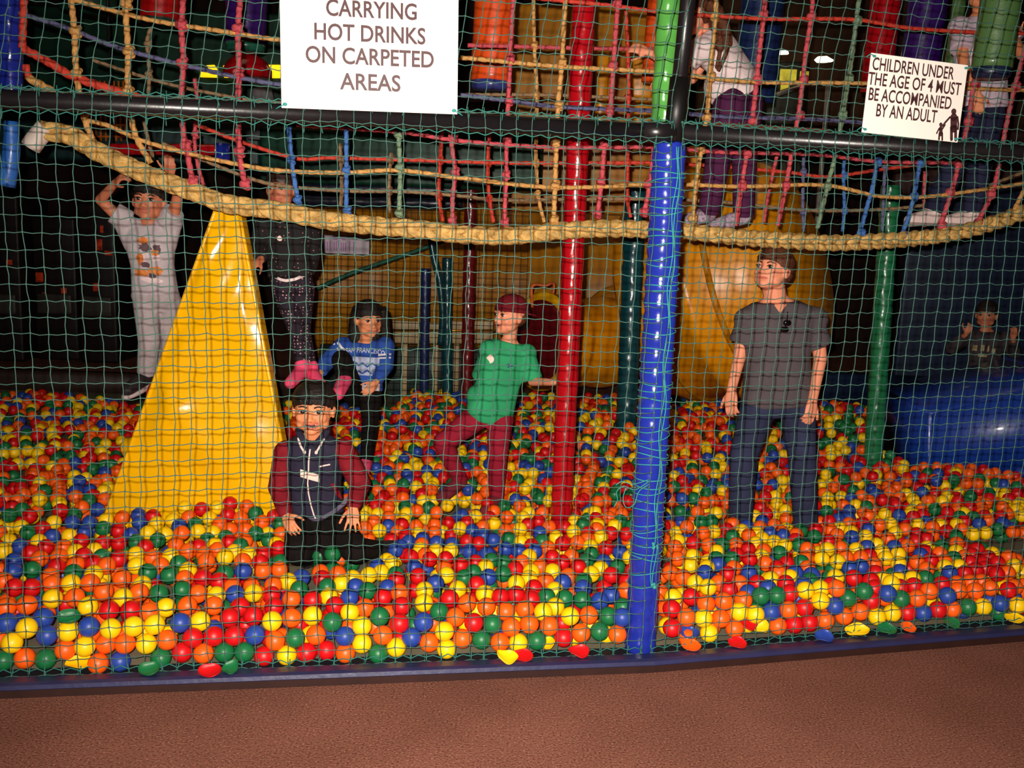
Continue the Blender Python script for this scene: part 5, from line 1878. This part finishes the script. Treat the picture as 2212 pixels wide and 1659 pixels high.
decal('print_panel', [rect2(-26, -8, 32, 9, 8, 3), rect2(-18, -32, 24, -8, 6, 4)], O_, ux, uy, tr_, mat('print_pale_blue', (170, 178, 206), 0.7, 0.2, 0.25, 40), kid, .004)
decal('print_scroll', [line2([(-24, -2), (-12, -10), (-4, -4), (6, -12), (16, -4), (28, -8)], 4), line2([(-14, -22), (-4, -28), (6, -20), (16, -28)], 4)], O_, ux, uy, tr_, BLUC, kid, .006)
clear_leg(J['ar'], .055)
clear_leg(mids(J['kr'], J['ar'], .8), .055)

# ================= child in green with the maroon cap
Y = 5.33
J = dict(head=at(1100, 682, Y), neck=at(1102, 734, Y + .03), pel=at(1058, 890, Y + .02), sl=at(1056, 756, Y - .02), sr=at(1138, 764, Y + .05),
         el=at(1040, 818, Y + .10), wl=at(1034, 860, Y + .16), er=at(1150, 824, Y + .02), wr=at(1196, 826, Y - .17),
         hl=at(1028, 902, Y + .02), hr=at(1080, 908, Y + .03), kl=at(957, 956, Y - .06), kr=at(1074, 986, Y - .04), al=at(994, 1036, Y + .06), ar=at(1073, 1072, Y + .02))
J['handl'] = (Vector((-.2, .3, -1)), Vector((-.9, .2, 0)), 1, .4, .1)
J['handr'] = (Vector((1, -.45, .0)), Vector((0, .3, .9)), -1, .5, .05)
J['footl'] = Vector((-.6, -.6, -.3))
J['footr'] = Vector((-.4, -.9, -.1))
kid = thing('person', 'child in green shirt, maroon trousers and maroon cap holding the red post', 'person', Vector((J['pel'].x, J['pel'].y, .03)))
M1 = look(math.radians(-52), math.radians(6), math.radians(0)) @ WIDE(1.12)
h1, SW = .208, .245
body_skin(kid, J, h1, M1, SKIN_B, SW, .0052, .70, .72, True, .052)
face_parts(kid, J['head'], h1, M1, .1, False, HAIR_B, 0, .012)
L_ = lambda x, y, z: J['head'] + M1 @ Vector((x * h1, y * h1, z * h1))
bm = bmesh.new()
ell(bm, L_(0, -.2, -.02), (.33 * h1, .27 * h1, .26 * h1), M1)
remesh('hair', bm, .006, HAIR_B, kid, 1)
MARK = mat('cap_maroon', (106, 18, 28), 0.8, 0.2, 0.12, 30, 0.2, 200)
bm = bmesh.new()
R = []
for k in range(9):
    a = k / 8 * PI / 2
    R.append(oval(L_(0, -.07, .10 + .47 * math.sin(a)), M1 @ Vector((h1 * .385 * max(.03, math.cos(a) ** .8), 0, 0)), M1 @ Vector((0, h1 * .455 * max(.03, math.cos(a) ** .8), 0)), 28, 2.1))
rings(bm, R)
ell(bm, L_(0, -.07, .575), (.03 * h1, .03 * h1, .02 * h1), M1)
remesh('cap', bm, .006, MARK, kid, 1)
bm = bmesh.new()
br_ = []
for x, y in ((-.30, -.38), (-.28, -.62), (-.14, -.74), (0, -.77), (.14, -.74), (.28, -.62), (.30, -.38)):
    br_.append((x, y))
rings(bm, [[L_(x, y, .10 - .10 * abs(y + .38) - .12 * abs(x) ** 2 + dz) for x, y in br_] for dz in (0, .03)])
obj('cap_peak', bm, MARK, kid)
GREC = mat('tee_green', (48, 158, 104), 0.85, 0.2, 0.12, 12, 0.2, 150)
MARP = mat('trouser_maroon', (142, 24, 46), 0.85, 0.2, 0.12, 20, 0.2, 150)
bm = bmesh.new()
r_, f_, u_ = torso(bm, J['pel'], J['neck'], J['sr'] - J['sl'], SW, 1.12, -.14, .97, 1.12, 1.06)
for k in 'lr':
    fru(bm, J['s' + k].lerp(J['neck'], .2), J['s' + k].lerp(J['e' + k], .95), .060, .060)
    ell(bm, J['s' + k], (.056, .056, .056))
yoke(bm, J, .72)
cap(bm, at(1036, 858, Y + .02), at(1060, 880, Y + .02), .075, .08)
shirt = remesh('shirt', bm, .006, GREC, kid, 4)
bm = bmesh.new()
torso(bm, J['pel'], J['neck'], J['sr'] - J['sl'], SW, 1.04, -.2, .06)
for k in 'lr':
    leg_cloth(bm, J, k, .72, .105, .078, .06)
remesh('trousers', bm, .006, MARP, kid, 3)
for k in 'lr':
    bm = bmesh.new()
    fd = J['foot' + k].normalized()
    cap(bm, J['a' + k] - Vector((0, 0, .01)), J['a' + k] + fd * .14 - Vector((0, 0, .034)), .042, .034)
    remesh('sock', bm, .006, mat('sock_maroon', (104, 18, 36), 0.9), kid, 2)
tr_ = bvh(shirt)
O_, ux, uy = px_frame(1060, 770, Y)
decal('heart_sticker', [shift(disc2(0, 0, 7, 9, 12, .25, 2), 0, 0)], O_, ux, uy, tr_, mat('sticker', (246, 214, 200), 0.6), kid, .006)
decal('chest_logo', [line2([(34, -14), (40, -11), (46, -15), (52, -13)], 3), line2([(38, -18), (44, -14)], 2.5)], O_, ux, uy, tr_, mat('logo_navy', (40, 50, 110), 0.7), kid, .005)
for p in (J['al'], J['ar'], mids(J['kr'], J['ar'], .6), mids(J['kl'], J['al'], .6)):
    clear_leg(p, .055)

# ================= man in the grey V-neck
Y = 5.12
J = dict(head=at(1668, 583, Y), neck=at(1676, 644, Y + .03), pel=at(1678, 862, Y + .04), sl=at(1612, 686, Y + .02), sr=at(1762, 684, Y + .02),
         el=at(1598, 768, Y + .02), wl=at(1580, 842, Y - .05), er=at(1772, 776, Y + .02), wr=at(1756, 862, Y - .06),
         hl=at(1640, 874, Y + .04), hr=at(1722, 874, Y + .04), kl=at(1606, 985, Y - .05), kr=at(1732, 985, Y - .04), al=at(1598, 1148, Y + .04), ar=at(1742, 1158, Y + .02))
J['handl'] = (at(1579, 885, Y - .08) - J['wl'], Vector((-.6, -.7, 0)), 1, .45, .08)
J['handr'] = (at(1748, 908, Y - .10) - J['wr'], Vector((.35, -.9, 0)), -1, .55, .06)
J['footl'] = Vector((-.25, -.95, -.1))
J['footr'] = Vector((.25, -.95, -.1))
man = thing('person', 'man in dark grey V-neck shirt and jeans standing in the balls', 'person', Vector((J['pel'].x, J['pel'].y, .012)))
M1 = look(math.radians(-48), math.radians(14), 0) @ WIDE(1.04) @ WIDE(1.12)
h1, SW = .222, .375
body_skin(man, J, h1, M1, SKIN_B, SW, .006, .92, .95, True, .060, smooth=2)
face_parts(man, J['head'], h1, M1, .1, False, HAIR_B)
hair_short(man, J['head'], h1, M1, HAIR_B, True, 12, .007, 1.05, .01)
GRYC = mat('tee_charcoal', (84, 76, 80), 0.85, 0.2, 0.12, 14, 0.2, 150)
JEAN = mat('denim', (46, 50, 76), 0.85, 0.2, 0.25, 9, 0.25, 180)
bm = bmesh.new()
r_, f_, u_ = torso(bm, J['pel'], J['neck'], J['sr'] - J['sl'], SW, 1.08, -.06, .965, 1.05, 1.08, .02)
for k in 'lr':
    fru(bm, J['s' + k].lerp(J['neck'], .25), J['s' + k].lerp(J['e' + k], .70), .070, .072)
    ell(bm, J['s' + k] - u_ * .012, (.066, .064, .064))
yoke(bm, J, .95, .068, .062)
shirt = remesh('shirt', bm, .008, GRYC, man, 4)
tr_ = bvh(shirt)
O_, ux, uy = px_frame(1674, 700, Y)
decal('neck_opening', [line2([(-1, 26), (-1, 27)], .1), ([(x * (.5 + j * 4.6) + 0, 27 + j * 6) for j in range(6) for x in (-1, -.5, 0, .5, 1)], [(j * 5 + i, j * 5 + i + 1, j * 5 + i + 6, j * 5 + i + 5) for j in range(5) for i in range(4)])], O_, ux, uy, tr_, SKIN_B, man, .004)
bm = bmesh.new()
torso(bm, J['pel'], J['neck'], J['sr'] - J['sl'], SW, 1.04, -.17, .05)
for k in 'lr':
    leg_cloth(bm, J, k, .95, .102, .078, .066)
remesh('jeans', bm, .008, JEAN, man, 4)
for k in 'lr':
    bm = bmesh.new()
    fd = J['foot' + k].normalized()
    cap(bm, J['a' + k], J['a' + k] + fd * .20 - Vector((0, 0, .045)), .054, .044)
    remesh('sock', bm, .008, mat('sock_dark', (30, 28, 36), 0.9), man, 2)
# sunglasses hung at the neck
ff = f_ if f_.y < 0 else -f_
h_ = tr_.ray_cast(at(1686, 700, Y) + ff * .4, -ff, 1.0)[0]
g = thing('sunglasses', 'dark sunglasses hanging folded from the neckline of the man in grey', 'sunglasses', h_ + ff * .012)
for dx, dz in ((-.004, -.016), (.006, .018)):
    bm = bmesh.new()
    rings(bm, [oval(h_ + ff * q + Vector((dx, 0, dz)), Vector((.021 * k2, 0, 0)), Vector((0, 0, .016 * k2)), 16, 2.6) for q, k2 in ((.006, .9), (.010, 1), (.014, .85))])
    obj('lens', bm, mat('lens_black', (12, 10, 14), 0.06, 0.8), g)
bm = bmesh.new()
tube(bm, [h_ + ff * .01 + Vector((.0, 0, -.002)), h_ + ff * .012 + Vector((.004, 0, .05)), h_ + ff * .004 + Vector((.004, 0, .075))], .0028, 6)
obj('temple', bm, mat('lens_black', (12, 10, 14), 0.06, 0.8), g)
for k in 'lr':
    clear_leg(J['a' + k], .075)
    clear_leg(mids(J['k' + k], J['a' + k], .7), .07)

# ================= child in dark clothes beyond the blue ramp
Y = 7.75
J = dict(head=at(2131, 680, Y), neck=at(2130, 712, Y + .03), pel=at(2122, 826, Y + .05), sl=at(2092, 726, Y + .03), sr=at(2170, 730, Y + .03),
         el=at(2056, 752, Y - .06), wl=at(2086, 722, Y - .18), er=at(2192, 764, Y - .06), wr=at(2188, 732, Y - .18),
         hl=at(2104, 836, Y + .05), hr=at(2140, 836, Y + .05), kl=at(2100, 930, Y), kr=at(2142, 930, Y), al=at(2100, 1010, Y), ar=at(2142, 1010, Y))
J['handl'] = (Vector((.4, -.2, 1)), Vector((0, -.9, .2)), -1, .9, .05)
J['handr'] = (Vector((-.05, -.2, 1)), Vector((0, -.9, .2)), 1, .9, .05)
kid = thing('person', 'child in dark printed top with both fists raised, beyond the blue ramp', 'person', Vector((J['pel'].x, J['pel'].y, .02)))
M1 = look(math.radians(-35), 0, 0) @ WIDE(1.12)
h1, SW = .20, .26
body_skin(kid, J, h1, M1, SKIN_C, SW, .007, .70, .72, True, .052)
face_parts(kid, J['head'], h1, M1, .2, False, HAIR_K)
hair_short(kid, J['head'], h1, M1, HAIR_K, True, 14, .007, 1.0)
DRKC = mat('top_dark', (58, 50, 54), 0.85, 0.2, 0.3, 8)
bm = bmesh.new()
torso(bm, J['pel'], J['neck'], J['sr'] - J['sl'], SW, 1.12, -.1, .97, 1.06, 1.0)
for k in 'lr':
    cap(bm, J['s' + k], J['e' + k], .058, .05)
    ell(bm, J['e' + k], (.05, .05, .05))
    fru(bm, J['e' + k], J['w' + k].lerp(J['e' + k], .15), .048, .038)
yoke(bm, J, .72)
shirt = remesh('top', bm, .007, DRKC, kid, 3)
bm = bmesh.new()
torso(bm, J['pel'], J['neck'], J['sr'] - J['sl'], SW, 1.05, -.2, .06)
for k in 'lr':
    leg_cloth(bm, J, k, .72, .1, .076, .06)
remesh('trousers', bm, .007, DBLU, kid, 3)
tr_ = bvh(shirt)
O_, ux, uy = px_frame(2124, 752, Y)
decal('chest_print', [rect2(-26, -6, -18, 6, 2, 2), rect2(-12, -5, -4, 8, 2, 2), rect2(2, -6, 6, 7, 2, 2), rect2(12, -8, 20, 2, 2, 2), rect2(-14, -18, 4, -11, 3, 2)], O_, ux, uy, tr_, mat('faded_print', (150, 136, 96), 0.8, 0.2, 0.4, 30), kid, .005)

# ================= child stooping on the rope bridge (white top, purple trousers)
Y = 5.28
J = dict(head=at(1494, 30, Y - .05), neck=at(1518, 66, Y), pel=at(1598, 206, Y + .03), sl=at(1520, 108, Y - .11), sr=at(1552, 84, Y + .12),
         el=at(1462, 150, Y - .05), wl=at(1400, 112, Y - .02), er=at(1496, 170, Y + .14), wr=at(1440, 190, Y + .10),
         hl=at(1578, 226, Y - .06), hr=at(1612, 222, Y + .08), kl=at(1550, 352, Y - .08), kr=at(1608, 352, Y + .06), al=at(1530, 462, Y - .03), ar=at(1606, 468, Y + .10))
J['handl'] = (Vector((-1, -.1, .25)), Vector((0, -.9, .3)), -1, .6, .05)
J['handr'] = (Vector((-1, -.1, .1)), Vector((0, .9, .3)), 1, .6, .05)
J['footl'] = Vector((-1, -.2, -.1))
J['footr'] = Vector((-1, -.1, -.1))
kid = thing('person', 'long haired child in white top and purple trousers stooping on the rope bridge', 'person', J['al'] - Vector((0, 0, .06)))
M1 = look(math.radians(-80), math.radians(-25), 0) @ WIDE(1.12)
h1, SW = .205, .27
body_skin(kid, J, h1, M1, SKIN_B, SW, .006, .72, .75, True, .052)
face_parts(kid, J['head'], h1, M1, .1, False, HAIR_B)
hair_short(kid, J['head'], h1, M1, HAIR_B, False, 15, .007, 1.1)
bm = bmesh.new()
for k in range(7):
    a = -.36 + k * .12
    p = J['head'] + M1 @ Vector((a * h1, -.30 * h1, .1 * h1))
    tube(bm, resample([p, p + Vector((.07, -.03 + a * .05, -.09)), p + Vector((.10 - .02 * k, -.07 + .03 * k, -.22)), p + Vector((.06 + .01 * k, -.08 + .035 * k, -.34 + .02 * (k % 3)))], .012), [.034] * 8 + [.026] * 14 + [.012] * 40, 8)
remesh('long_hair', bm, .007, HAIR_B, kid, 1)
bm = bmesh.new()
r_, f_, u_ = torso(bm, J['pel'], J['neck'], J['sr'] - J['sl'], SW, 1.15, -.02, .97, 1.0, 1.15, .1)
for k in 'lr':
    fru(bm, J['s' + k].lerp(J['neck'], .2), J['s' + k].lerp(J['e' + k], .6), .062, .060)
    ell(bm, J['s' + k], (.06, .06, .06))
ell(bm, at(1556, 186, Y - .02), (.085, .10, .10))
remesh('top', bm, .007, mat('top_white', (226, 206, 206), 0.85, 0.2, 0.08, 10, 0.2, 60), kid, 4)
PURC = mat('trouser_purple', (72, 26, 62), 0.85, 0.2, 0.15, 14)
bm = bmesh.new()
torso(bm, J['pel'], J['neck'], J['sr'] - J['sl'], SW, 1.08, -.22, .1)
for k in 'lr':
    leg_cloth(bm, J, k, .78, .115, .084, .072)
remesh('trousers', bm, .007, PURC, kid, 3)
for k in 'lr':
    bm = bmesh.new()
    fd = J['foot' + k].normalized()
    cap(bm, J['a' + k], J['a' + k] + fd * .16 - Vector((0, 0, .04)), .044, .036)
    remesh('sock', bm, .006, mat('sock_striped', (150, 132, 148), 0.85, 0.2, 0.6, 60), kid, 2)

# ================= child in jeans and white trainers on the rope bridge
Y = 5.68
J = dict(head=at(2122, -20, Y), neck=at(2120, 30, Y + .02), pel=at(2116, 232, Y + .03), sl=at(2072, 60, Y + .02), sr=at(2176, 60, Y + .02),
         el=at(2084, 150, Y - .10), wl=at(2110, 200, Y - .16), er=at(2206, 118, Y - .04), wr=at(2190, 82, Y - .14),
         hl=at(2092, 246, Y + .02), hr=at(2136, 248, Y + .03), kl=at(2062, 358, Y - .06), kr=at(2116, 362, Y - .02), al=at(2016, 456, Y - .03), ar=at(2098, 458, Y + .0))
J['handl'] = (Vector((.1, -.2, -1)), Vector((-.3, -.9, 0)), -1, .4, .1)
J['handr'] = (Vector((-.2, -.3, 1)), Vector((0, -.9, .2)), 1, .8, .05)
J['footl'] = Vector((-1, -.35, -.1))
J['footr'] = Vector((-1, -.3, -.1))
kid = thing('person', 'child in pale top, dark jeans and white trainers standing on the rope bridge', 'person', J['al'] - Vector((0, 0, .07)))
M1 = look(math.radians(-10), 0, 0) @ WIDE(1.12)
h1, SW = .21, .29
body_skin(kid, J, h1, M1, SKIN_A, SW, .0065, .75, .78, True, .054)
face_parts(kid, J['head'], h1, M1, .1, False, HAIR_K)
hair_short(kid, J['head'], h1, M1, HAIR_K, True, 16, .007, 1.0)
bm = bmesh.new()
torso(bm, J['pel'], J['neck'], J['sr'] - J['sl'], SW, 1.14, -.02, .97, 1.05, 1.0)
for k in 'lr':
    fru(bm, J['s' + k].lerp(J['neck'], .2), J['s' + k].lerp(J['e' + k], .55), .066, .066)
    ell(bm, J['s' + k], (.062, .062, .062))
remesh('top', bm, .007, mat('top_lilac', (196, 176, 190), 0.85, 0.2, 0.08, 10), kid, 4)
bm = bmesh.new()
torso(bm, J['pel'], J['neck'], J['sr'] - J['sl'], SW, 1.06, -.2, .06)
for k in 'lr':
    leg_cloth(bm, J, k, .78, .11, .084, .074)
remesh('jeans', bm, .007, mat('denim_dark', (34, 36, 62), 0.85, 0.2, 0.2, 9), kid, 3)
for k in 'lr':
    bm = bmesh.new()
    fd = J['foot' + k].normalized()
    p = J['a' + k] - Vector((0, 0, .03))
    cap(bm, p + Vector((0, 0, .03)), p, .048, .048)
    cap(bm, p, p + fd * .15 - Vector((0, 0, .012)), .048, .036)
    remesh('trainer', bm, .006, mat('trainer_white', (232, 206, 200), 0.6, 0.3, 0.1, 30), kid, 2)
for k in 'lr':
    bm = bmesh.new()
    fd = J['foot' + k].normalized()
    fd.z = 0
    sd = fd.cross(Z3).normalized()
    rings(bm, [oval(J['a' + k] + fd * .062 - Vector((0, 0, z)), fd * .125, sd * .045, 20, 2.4) for z in (.082, .066)])
    obj('trainer_sole', bm, mat('sole_grey', (150, 130, 126), 0.7), kid)
PILLARS += [(at(1211, 1140, 5.0).x, 5.0, .055), (at(1352, 930, 7.2).x, 7.2, .075), (at(1008, 850, 8.3).x, 8.3, .055), (at(1885, 1005, 6.6).x, 6.6, .065), (NM.x, NM.y + .09, .075), (at(40, 400, 4.75).x + .06, 4.75, .07)]

# ---- lay out the balls (after the people, whose legs keep their places clear)
P = relax(P, 26)
GRID = {}


def gput(x, y, z):
    GRID.setdefault((int(x // 0.08), int(y // 0.08), int(z // 0.08)), []).append((x, y, z))


def gfree(x, y, z, dm):
    a, b, c = int(x // 0.08), int(y // 0.08), int(z // 0.08)
    dm *= dm
    for da in (-1, 0, 1):
        for db in (-1, 0, 1):
            for dc in (-1, 0, 1):
                for q in GRID.get((a + da, b + db, c + dc), ()):
                    if (q[0] - x) ** 2 + (q[1] - y) ** 2 + (q[2] - z) ** 2 < dm:
                        return False
    return True


for p in P:
    gput(*p)
rnd = random.Random(11)
fill = []
WEDGE_X = (bl.x, br.x)


def legal(x, y, z):
    if x < -0.9 and y > 7.75 + 0.1 * math.sin(x * 3):
        return False
    if not clear_spot(x, y) or y < net_y(x) + BR + 0.015:
        return False
    if WEDGE_X[0] - 0.02 < x < WEDGE_X[1] + 0.02 and 4.70 < y < 5.14:
        # inside the wedge?
        v = z / tl.z
        if bl.x + (tl.x - bl.x) * v - BR < x < br.x + (tr.x - br.x) * v + BR and y > 4.76 - BR:
            return False
    for c, rx, ry in BARE:
        if ((x - c.x) / rx) ** 2 + ((y - c.y) / ry) ** 2 < 1:
            return False
    if x > 2.62 and y > 6.35 and y < 7.6:
        return False
    return True


def pinned_zone(x, y, z):
    """the part of the surface whose balls are already placed"""
    px, py = proj((x, y, z))
    return -20 < px < 2230 and py > (1085 if px < 480 or px > 900 else 1150) and y < 5.4


# top layer first, then a denser look under it
cols = 'rrrooooyyyggbb'
y = 3.2
cand = []
while y < 8.75:
    hw = 0.515 * y * 1.06 + 0.85
    x = -hw
    while x < hw:
        cand.append((x + rnd.uniform(-.03, .03), y + rnd.uniform(-.03, .03)))
        x += 0.05
    y += 0.045
rnd.shuffle(cand)
for lay, (dz, dm) in enumerate(((0.0, 0.073), (-0.035, 0.072), (-0.068, 0.073), (-0.105, 0.074))):
    for x, y in cand:
        if y < net_y(x) + 0.05:
            continue
        z = max(BR + 0.014, surf(x, y) + dz + rnd.uniform(-.016, .012))
        if pinned_zone(x, y, z) and dz > -0.04:
            continue
        if lay > 1 and y > 6.3:
            continue
        if legal(x, y, z) and gfree(x, y, z, dm):
            gput(x, y, z)
            fill.append((x, y, z, rnd.choice(cols)))

# one mesh per colour, shared by the separate balls
ico = bmesh.new()
bmesh.ops.create_icosphere(ico, subdivisions=3, radius=BR)
IV = np.array([v.co[:] for v in ico.verts])
IF = np.array([[v.index for v in f.verts] for f in ico.faces])
ico.free()
ico = bmesh.new()
bmesh.ops.create_icosphere(ico, subdivisions=2, radius=BR)
LV = np.array([v.co[:] for v in ico.verts])
LF = np.array([[v.index for v in f.verts] for f in ico.faces])
ico.free()


def sphere_mesh(name, V, Fc):
    me = bpy.data.meshes.new(name)
    me.from_pydata(V.tolist(), [], Fc.tolist())
    me.polygons.foreach_set('use_smooth', [True] * len(me.polygons))
    return me


BME = {}
for k in BCOL:
    BME[k] = sphere_mesh('pit_ball', IV, IF)
    BME[k].materials.append(BM[k])


def zone(px):
    if px < 200:
        return 'in the left corner before the wedge'
    if px < 560:
        return 'before the yellow wedge'
    if px < 860:
        return 'below the kneeling child'
    if px < 1150:
        return 'between kneeling child and red post'
    if px < 1385:
        return 'just left of the blue post'
    if px < 1640:
        return 'just right of the blue post'
    if px < 1900:
        return 'below the man in grey'
    return 'in the right corner below the ramp'


order = sorted(range(len(P)), key=lambda i: (P[i] - np.array(CAM)).dot(np.array(CAM * 0 + CM @ Vector((0, 0, -1)))))
single = order[:300]
rest = order[300:]
proto = {}
for i in single:
    p = P[i]
    px, py = proj(p)
    colr = BCOL[PC[i]][0]
    ny = p[1] - net_y(p[0])
    row = 'pressed on the net' if ny < 0.085 else 'in the second rows' if ny < 0.24 else 'a little further back'
    lab = '%s plastic pit ball %s, %s' % (colr, row, zone(px))
    if PC[i] not in proto:
        o = bpy.data.objects.new('pit_ball', BME[PC[i]])
        proto[PC[i]] = o
    else:
        o = proto[PC[i]].copy()
    o.location = p
    o.rotation_euler = (rnd.uniform(0, 6), rnd.uniform(0, 6), 0)
    COL.objects.link(o)
    tag(o, lab, 'ball', '%s balls %s, %s' % (colr, row, zone(px)))

allr = [(P[i][0], P[i][1], P[i][2], PC[i]) for i in rest] + fill
n = len(allr)
C = np.array([a[:3] for a in allr])
nv, nf = len(LV), len(LF)
V = (LV[None] + C[:, None]).reshape(-1, 3)
Fc = (LF[None] + (np.arange(n) * nv)[:, None, None]).reshape(-1, 3)
me = bpy.data.meshes.new('pit_balls')
me.vertices.add(len(V))
me.vertices.foreach_set('co', V.astype(np.float32).ravel())
me.loops.add(len(Fc) * 3)
me.loops.foreach_set('vertex_index', Fc.astype(np.int32).ravel())
me.polygons.add(len(Fc))
me.polygons.foreach_set('loop_start', (np.arange(len(Fc)) * 3).astype(np.int32))
me.polygons.foreach_set('loop_total', np.full(len(Fc), 3, np.int32))
me.polygons.foreach_set('use_smooth', np.ones(len(Fc), bool))
for k in KEYS:
    me.materials.append(BM[k])
me.polygons.foreach_set('material_index', np.repeat([KEYS.index(a[3]) for a in allr], nf).astype(np.int32))
me.update(calc_edges=True)
o = bpy.data.objects.new('pit_balls', me)
COL.objects.link(o)
tag(o, 'mass of red, orange, yellow, green and blue balls filling the rest of the pit', 'balls', None, 'stuff')
print('BALLS', len(single), n)


# ---- burst balls lying on the kerb and in the front rows
def burst(label, px, py, k, rx, ry, tilt=0.0, on='kerb', seed=1):
    """a squashed hollow ball: half shell folded in on itself"""
    rd_ = random.Random(seed)
    if on == 'kerb':
        p = onz(px, py, 0.062)
    else:
        p = on_net(px, py, -0.045)
    sc = (p - CAM).length / F
    a, b = rx * sc / 2, ry * sc / 2
    bm = bmesh.new()
    N, Mr = 28, 9
    prof = []
    for j in range(Mr + 1):                      # outside, bottom to lip, then back inside
        t = j / Mr
        prof.append((math.sin(t * PI / 2) * 1.0, -math.cos(t * PI / 2)))
    for j in range(Mr):
        t = 1 - (j + 0.6) / Mr
        prof.append((math.sin(t * PI / 2) * 0.96, -math.cos(t * PI / 2) * 0.75 + 0.02))
    R = []
    ph = rd_.uniform(0, 6)
    for r, z in prof:
        ring = []
        for i in range(N):
            an = 2 * PI * i / N
            pinch = 1 + 0.05 * math.cos(2 * an + ph) + 0.03 * math.cos(5 * an + ph * 2)
            lip = 0.22 * math.cos(2 * an + ph) * r * r
            ring.append(Vector((a * r * pinch * math.cos(an), 0.030 * r * math.sin(an) * (1.1 - 0.15 * math.cos(3 * an)), b * (z * 0.9 + lip + 0.35))))
        R.append(ring)
    rings(bm, R)
    bmesh.ops.transform(bm, matrix=Matrix.Rotation(tilt, 4, 'Y') @ Matrix.Rotation(0.35, 4, 'X'), verts=bm.verts)
    if on == 'kerb':
        low = min(v.co.z for v in bm.verts)
        p = Vector((p.x, p.y, 0.047 - low))
    bmesh.ops.transform(bm, matrix=Matrix.Translation(p), verts=bm.verts)
    return tag(obj('burst_ball', bm, BM[k]), label, 'burst ball')


burst('burst yellow ball lying on the kerb left of the blue post', 1094, 1422, 'y', 44, 30, 0.25, 'kerb', 2)
burst('burst scarlet ball on the kerb below the yellow wedge', 454, 1449, 'r', 46, 22, 0.0, 'kerb', 3)
burst('burst green ball on the kerb left of the scarlet one', 323, 1446, 'g', 42, 24, 0.0, 'kerb', 4)
burst('burst green ball on the kerb right of the scarlet one', 497, 1442, 'g', 34, 20, 0.0, 'kerb', 5)
burst('burst red ball on the kerb just left of the blue post base', 1250, 1408, 'r', 44, 20, 0.1, 'kerb', 6)
burst('flat dark red ball between burst yellow and burst red ball', 1130, 1414, 'r', 44, 12, 0.0, 'kerb', 7)
burst('burst orange ball on the kerb just right of the blue post base', 1493, 1393, 'o', 40, 16, 0.0, 'kerb', 8)
burst('flat red ball on the kerb right of the burst orange one', 1593, 1387, 'r', 40, 14, 0.0, 'kerb', 9)
burst('burst blue ball on the kerb left of the right burst yellow ball', 1780, 1374, 'b', 40, 17, 0.0, 'kerb', 10)
burst('large burst yellow ball on the kerb far right of the blue post', 1852, 1364, 'y', 50, 26, -0.15, 'kerb', 11)
burst('burst green ball on the kerb right of the large burst yellow ball', 1916, 1358, 'g', 40, 18, 0.0, 'kerb', 12)
burst('small flat orange ball on the kerb at the right', 1962, 1353, 'o', 28, 13, 0.0, 'kerb', 13)
burst('flat yellow ball on the kerb at the right edge', 2190, 1334, 'y', 36, 13, 0.0, 'kerb', 14)
burst('flat dark green ball on the kerb near the right end', 2056, 1345, 'g', 30, 12, 0.0, 'kerb', 15)
burst('folded green ball caught in the front rows on the left', 149, 1335, 'g', 46, 34, 0.0, 'net', 16)
burst('squashed yellow ball low in the left corner behind the net', 170, 1431, 'y', 54, 18, 0.0, 'net', 17)
burst('squashed blue ball low behind the net right of the blue post', 1489, 1367, 'b', 40, 26, 0.0, 'net', 18)
burst('folded yellow ball behind the net right of the squashed blue one', 1645, 1356, 'y', 34, 30, -0.3, 'net', 19)
burst('torn red ball behind the net between two yellow balls', 1614, 1348, 'r', 42, 20, 0.1, 'net', 20)
burst('folded yellow ball low behind the net near the burst red ball', 1183, 1390, 'y', 32, 18, -0.3, 'net', 21)

# a small clear bottle cap on the carpet
bm = bmesh.new()
p = onz(357, 1478, 0.0)
rings(bm, [oval(p + Vector((0, 0, z)), Vector((r, 0, 0)), Vector((0, r, 0)), 16, 2) for z, r in ((0.0005, 0.008), (0.016, 0.009), (0.018, 0.008), (0.006, 0.006))])
tag(obj('bottle_cap', bm, mat('pale_cap', (214, 176, 168), 0.4)), 'tiny pale cap on the carpet by the kerb at the left', 'cap')
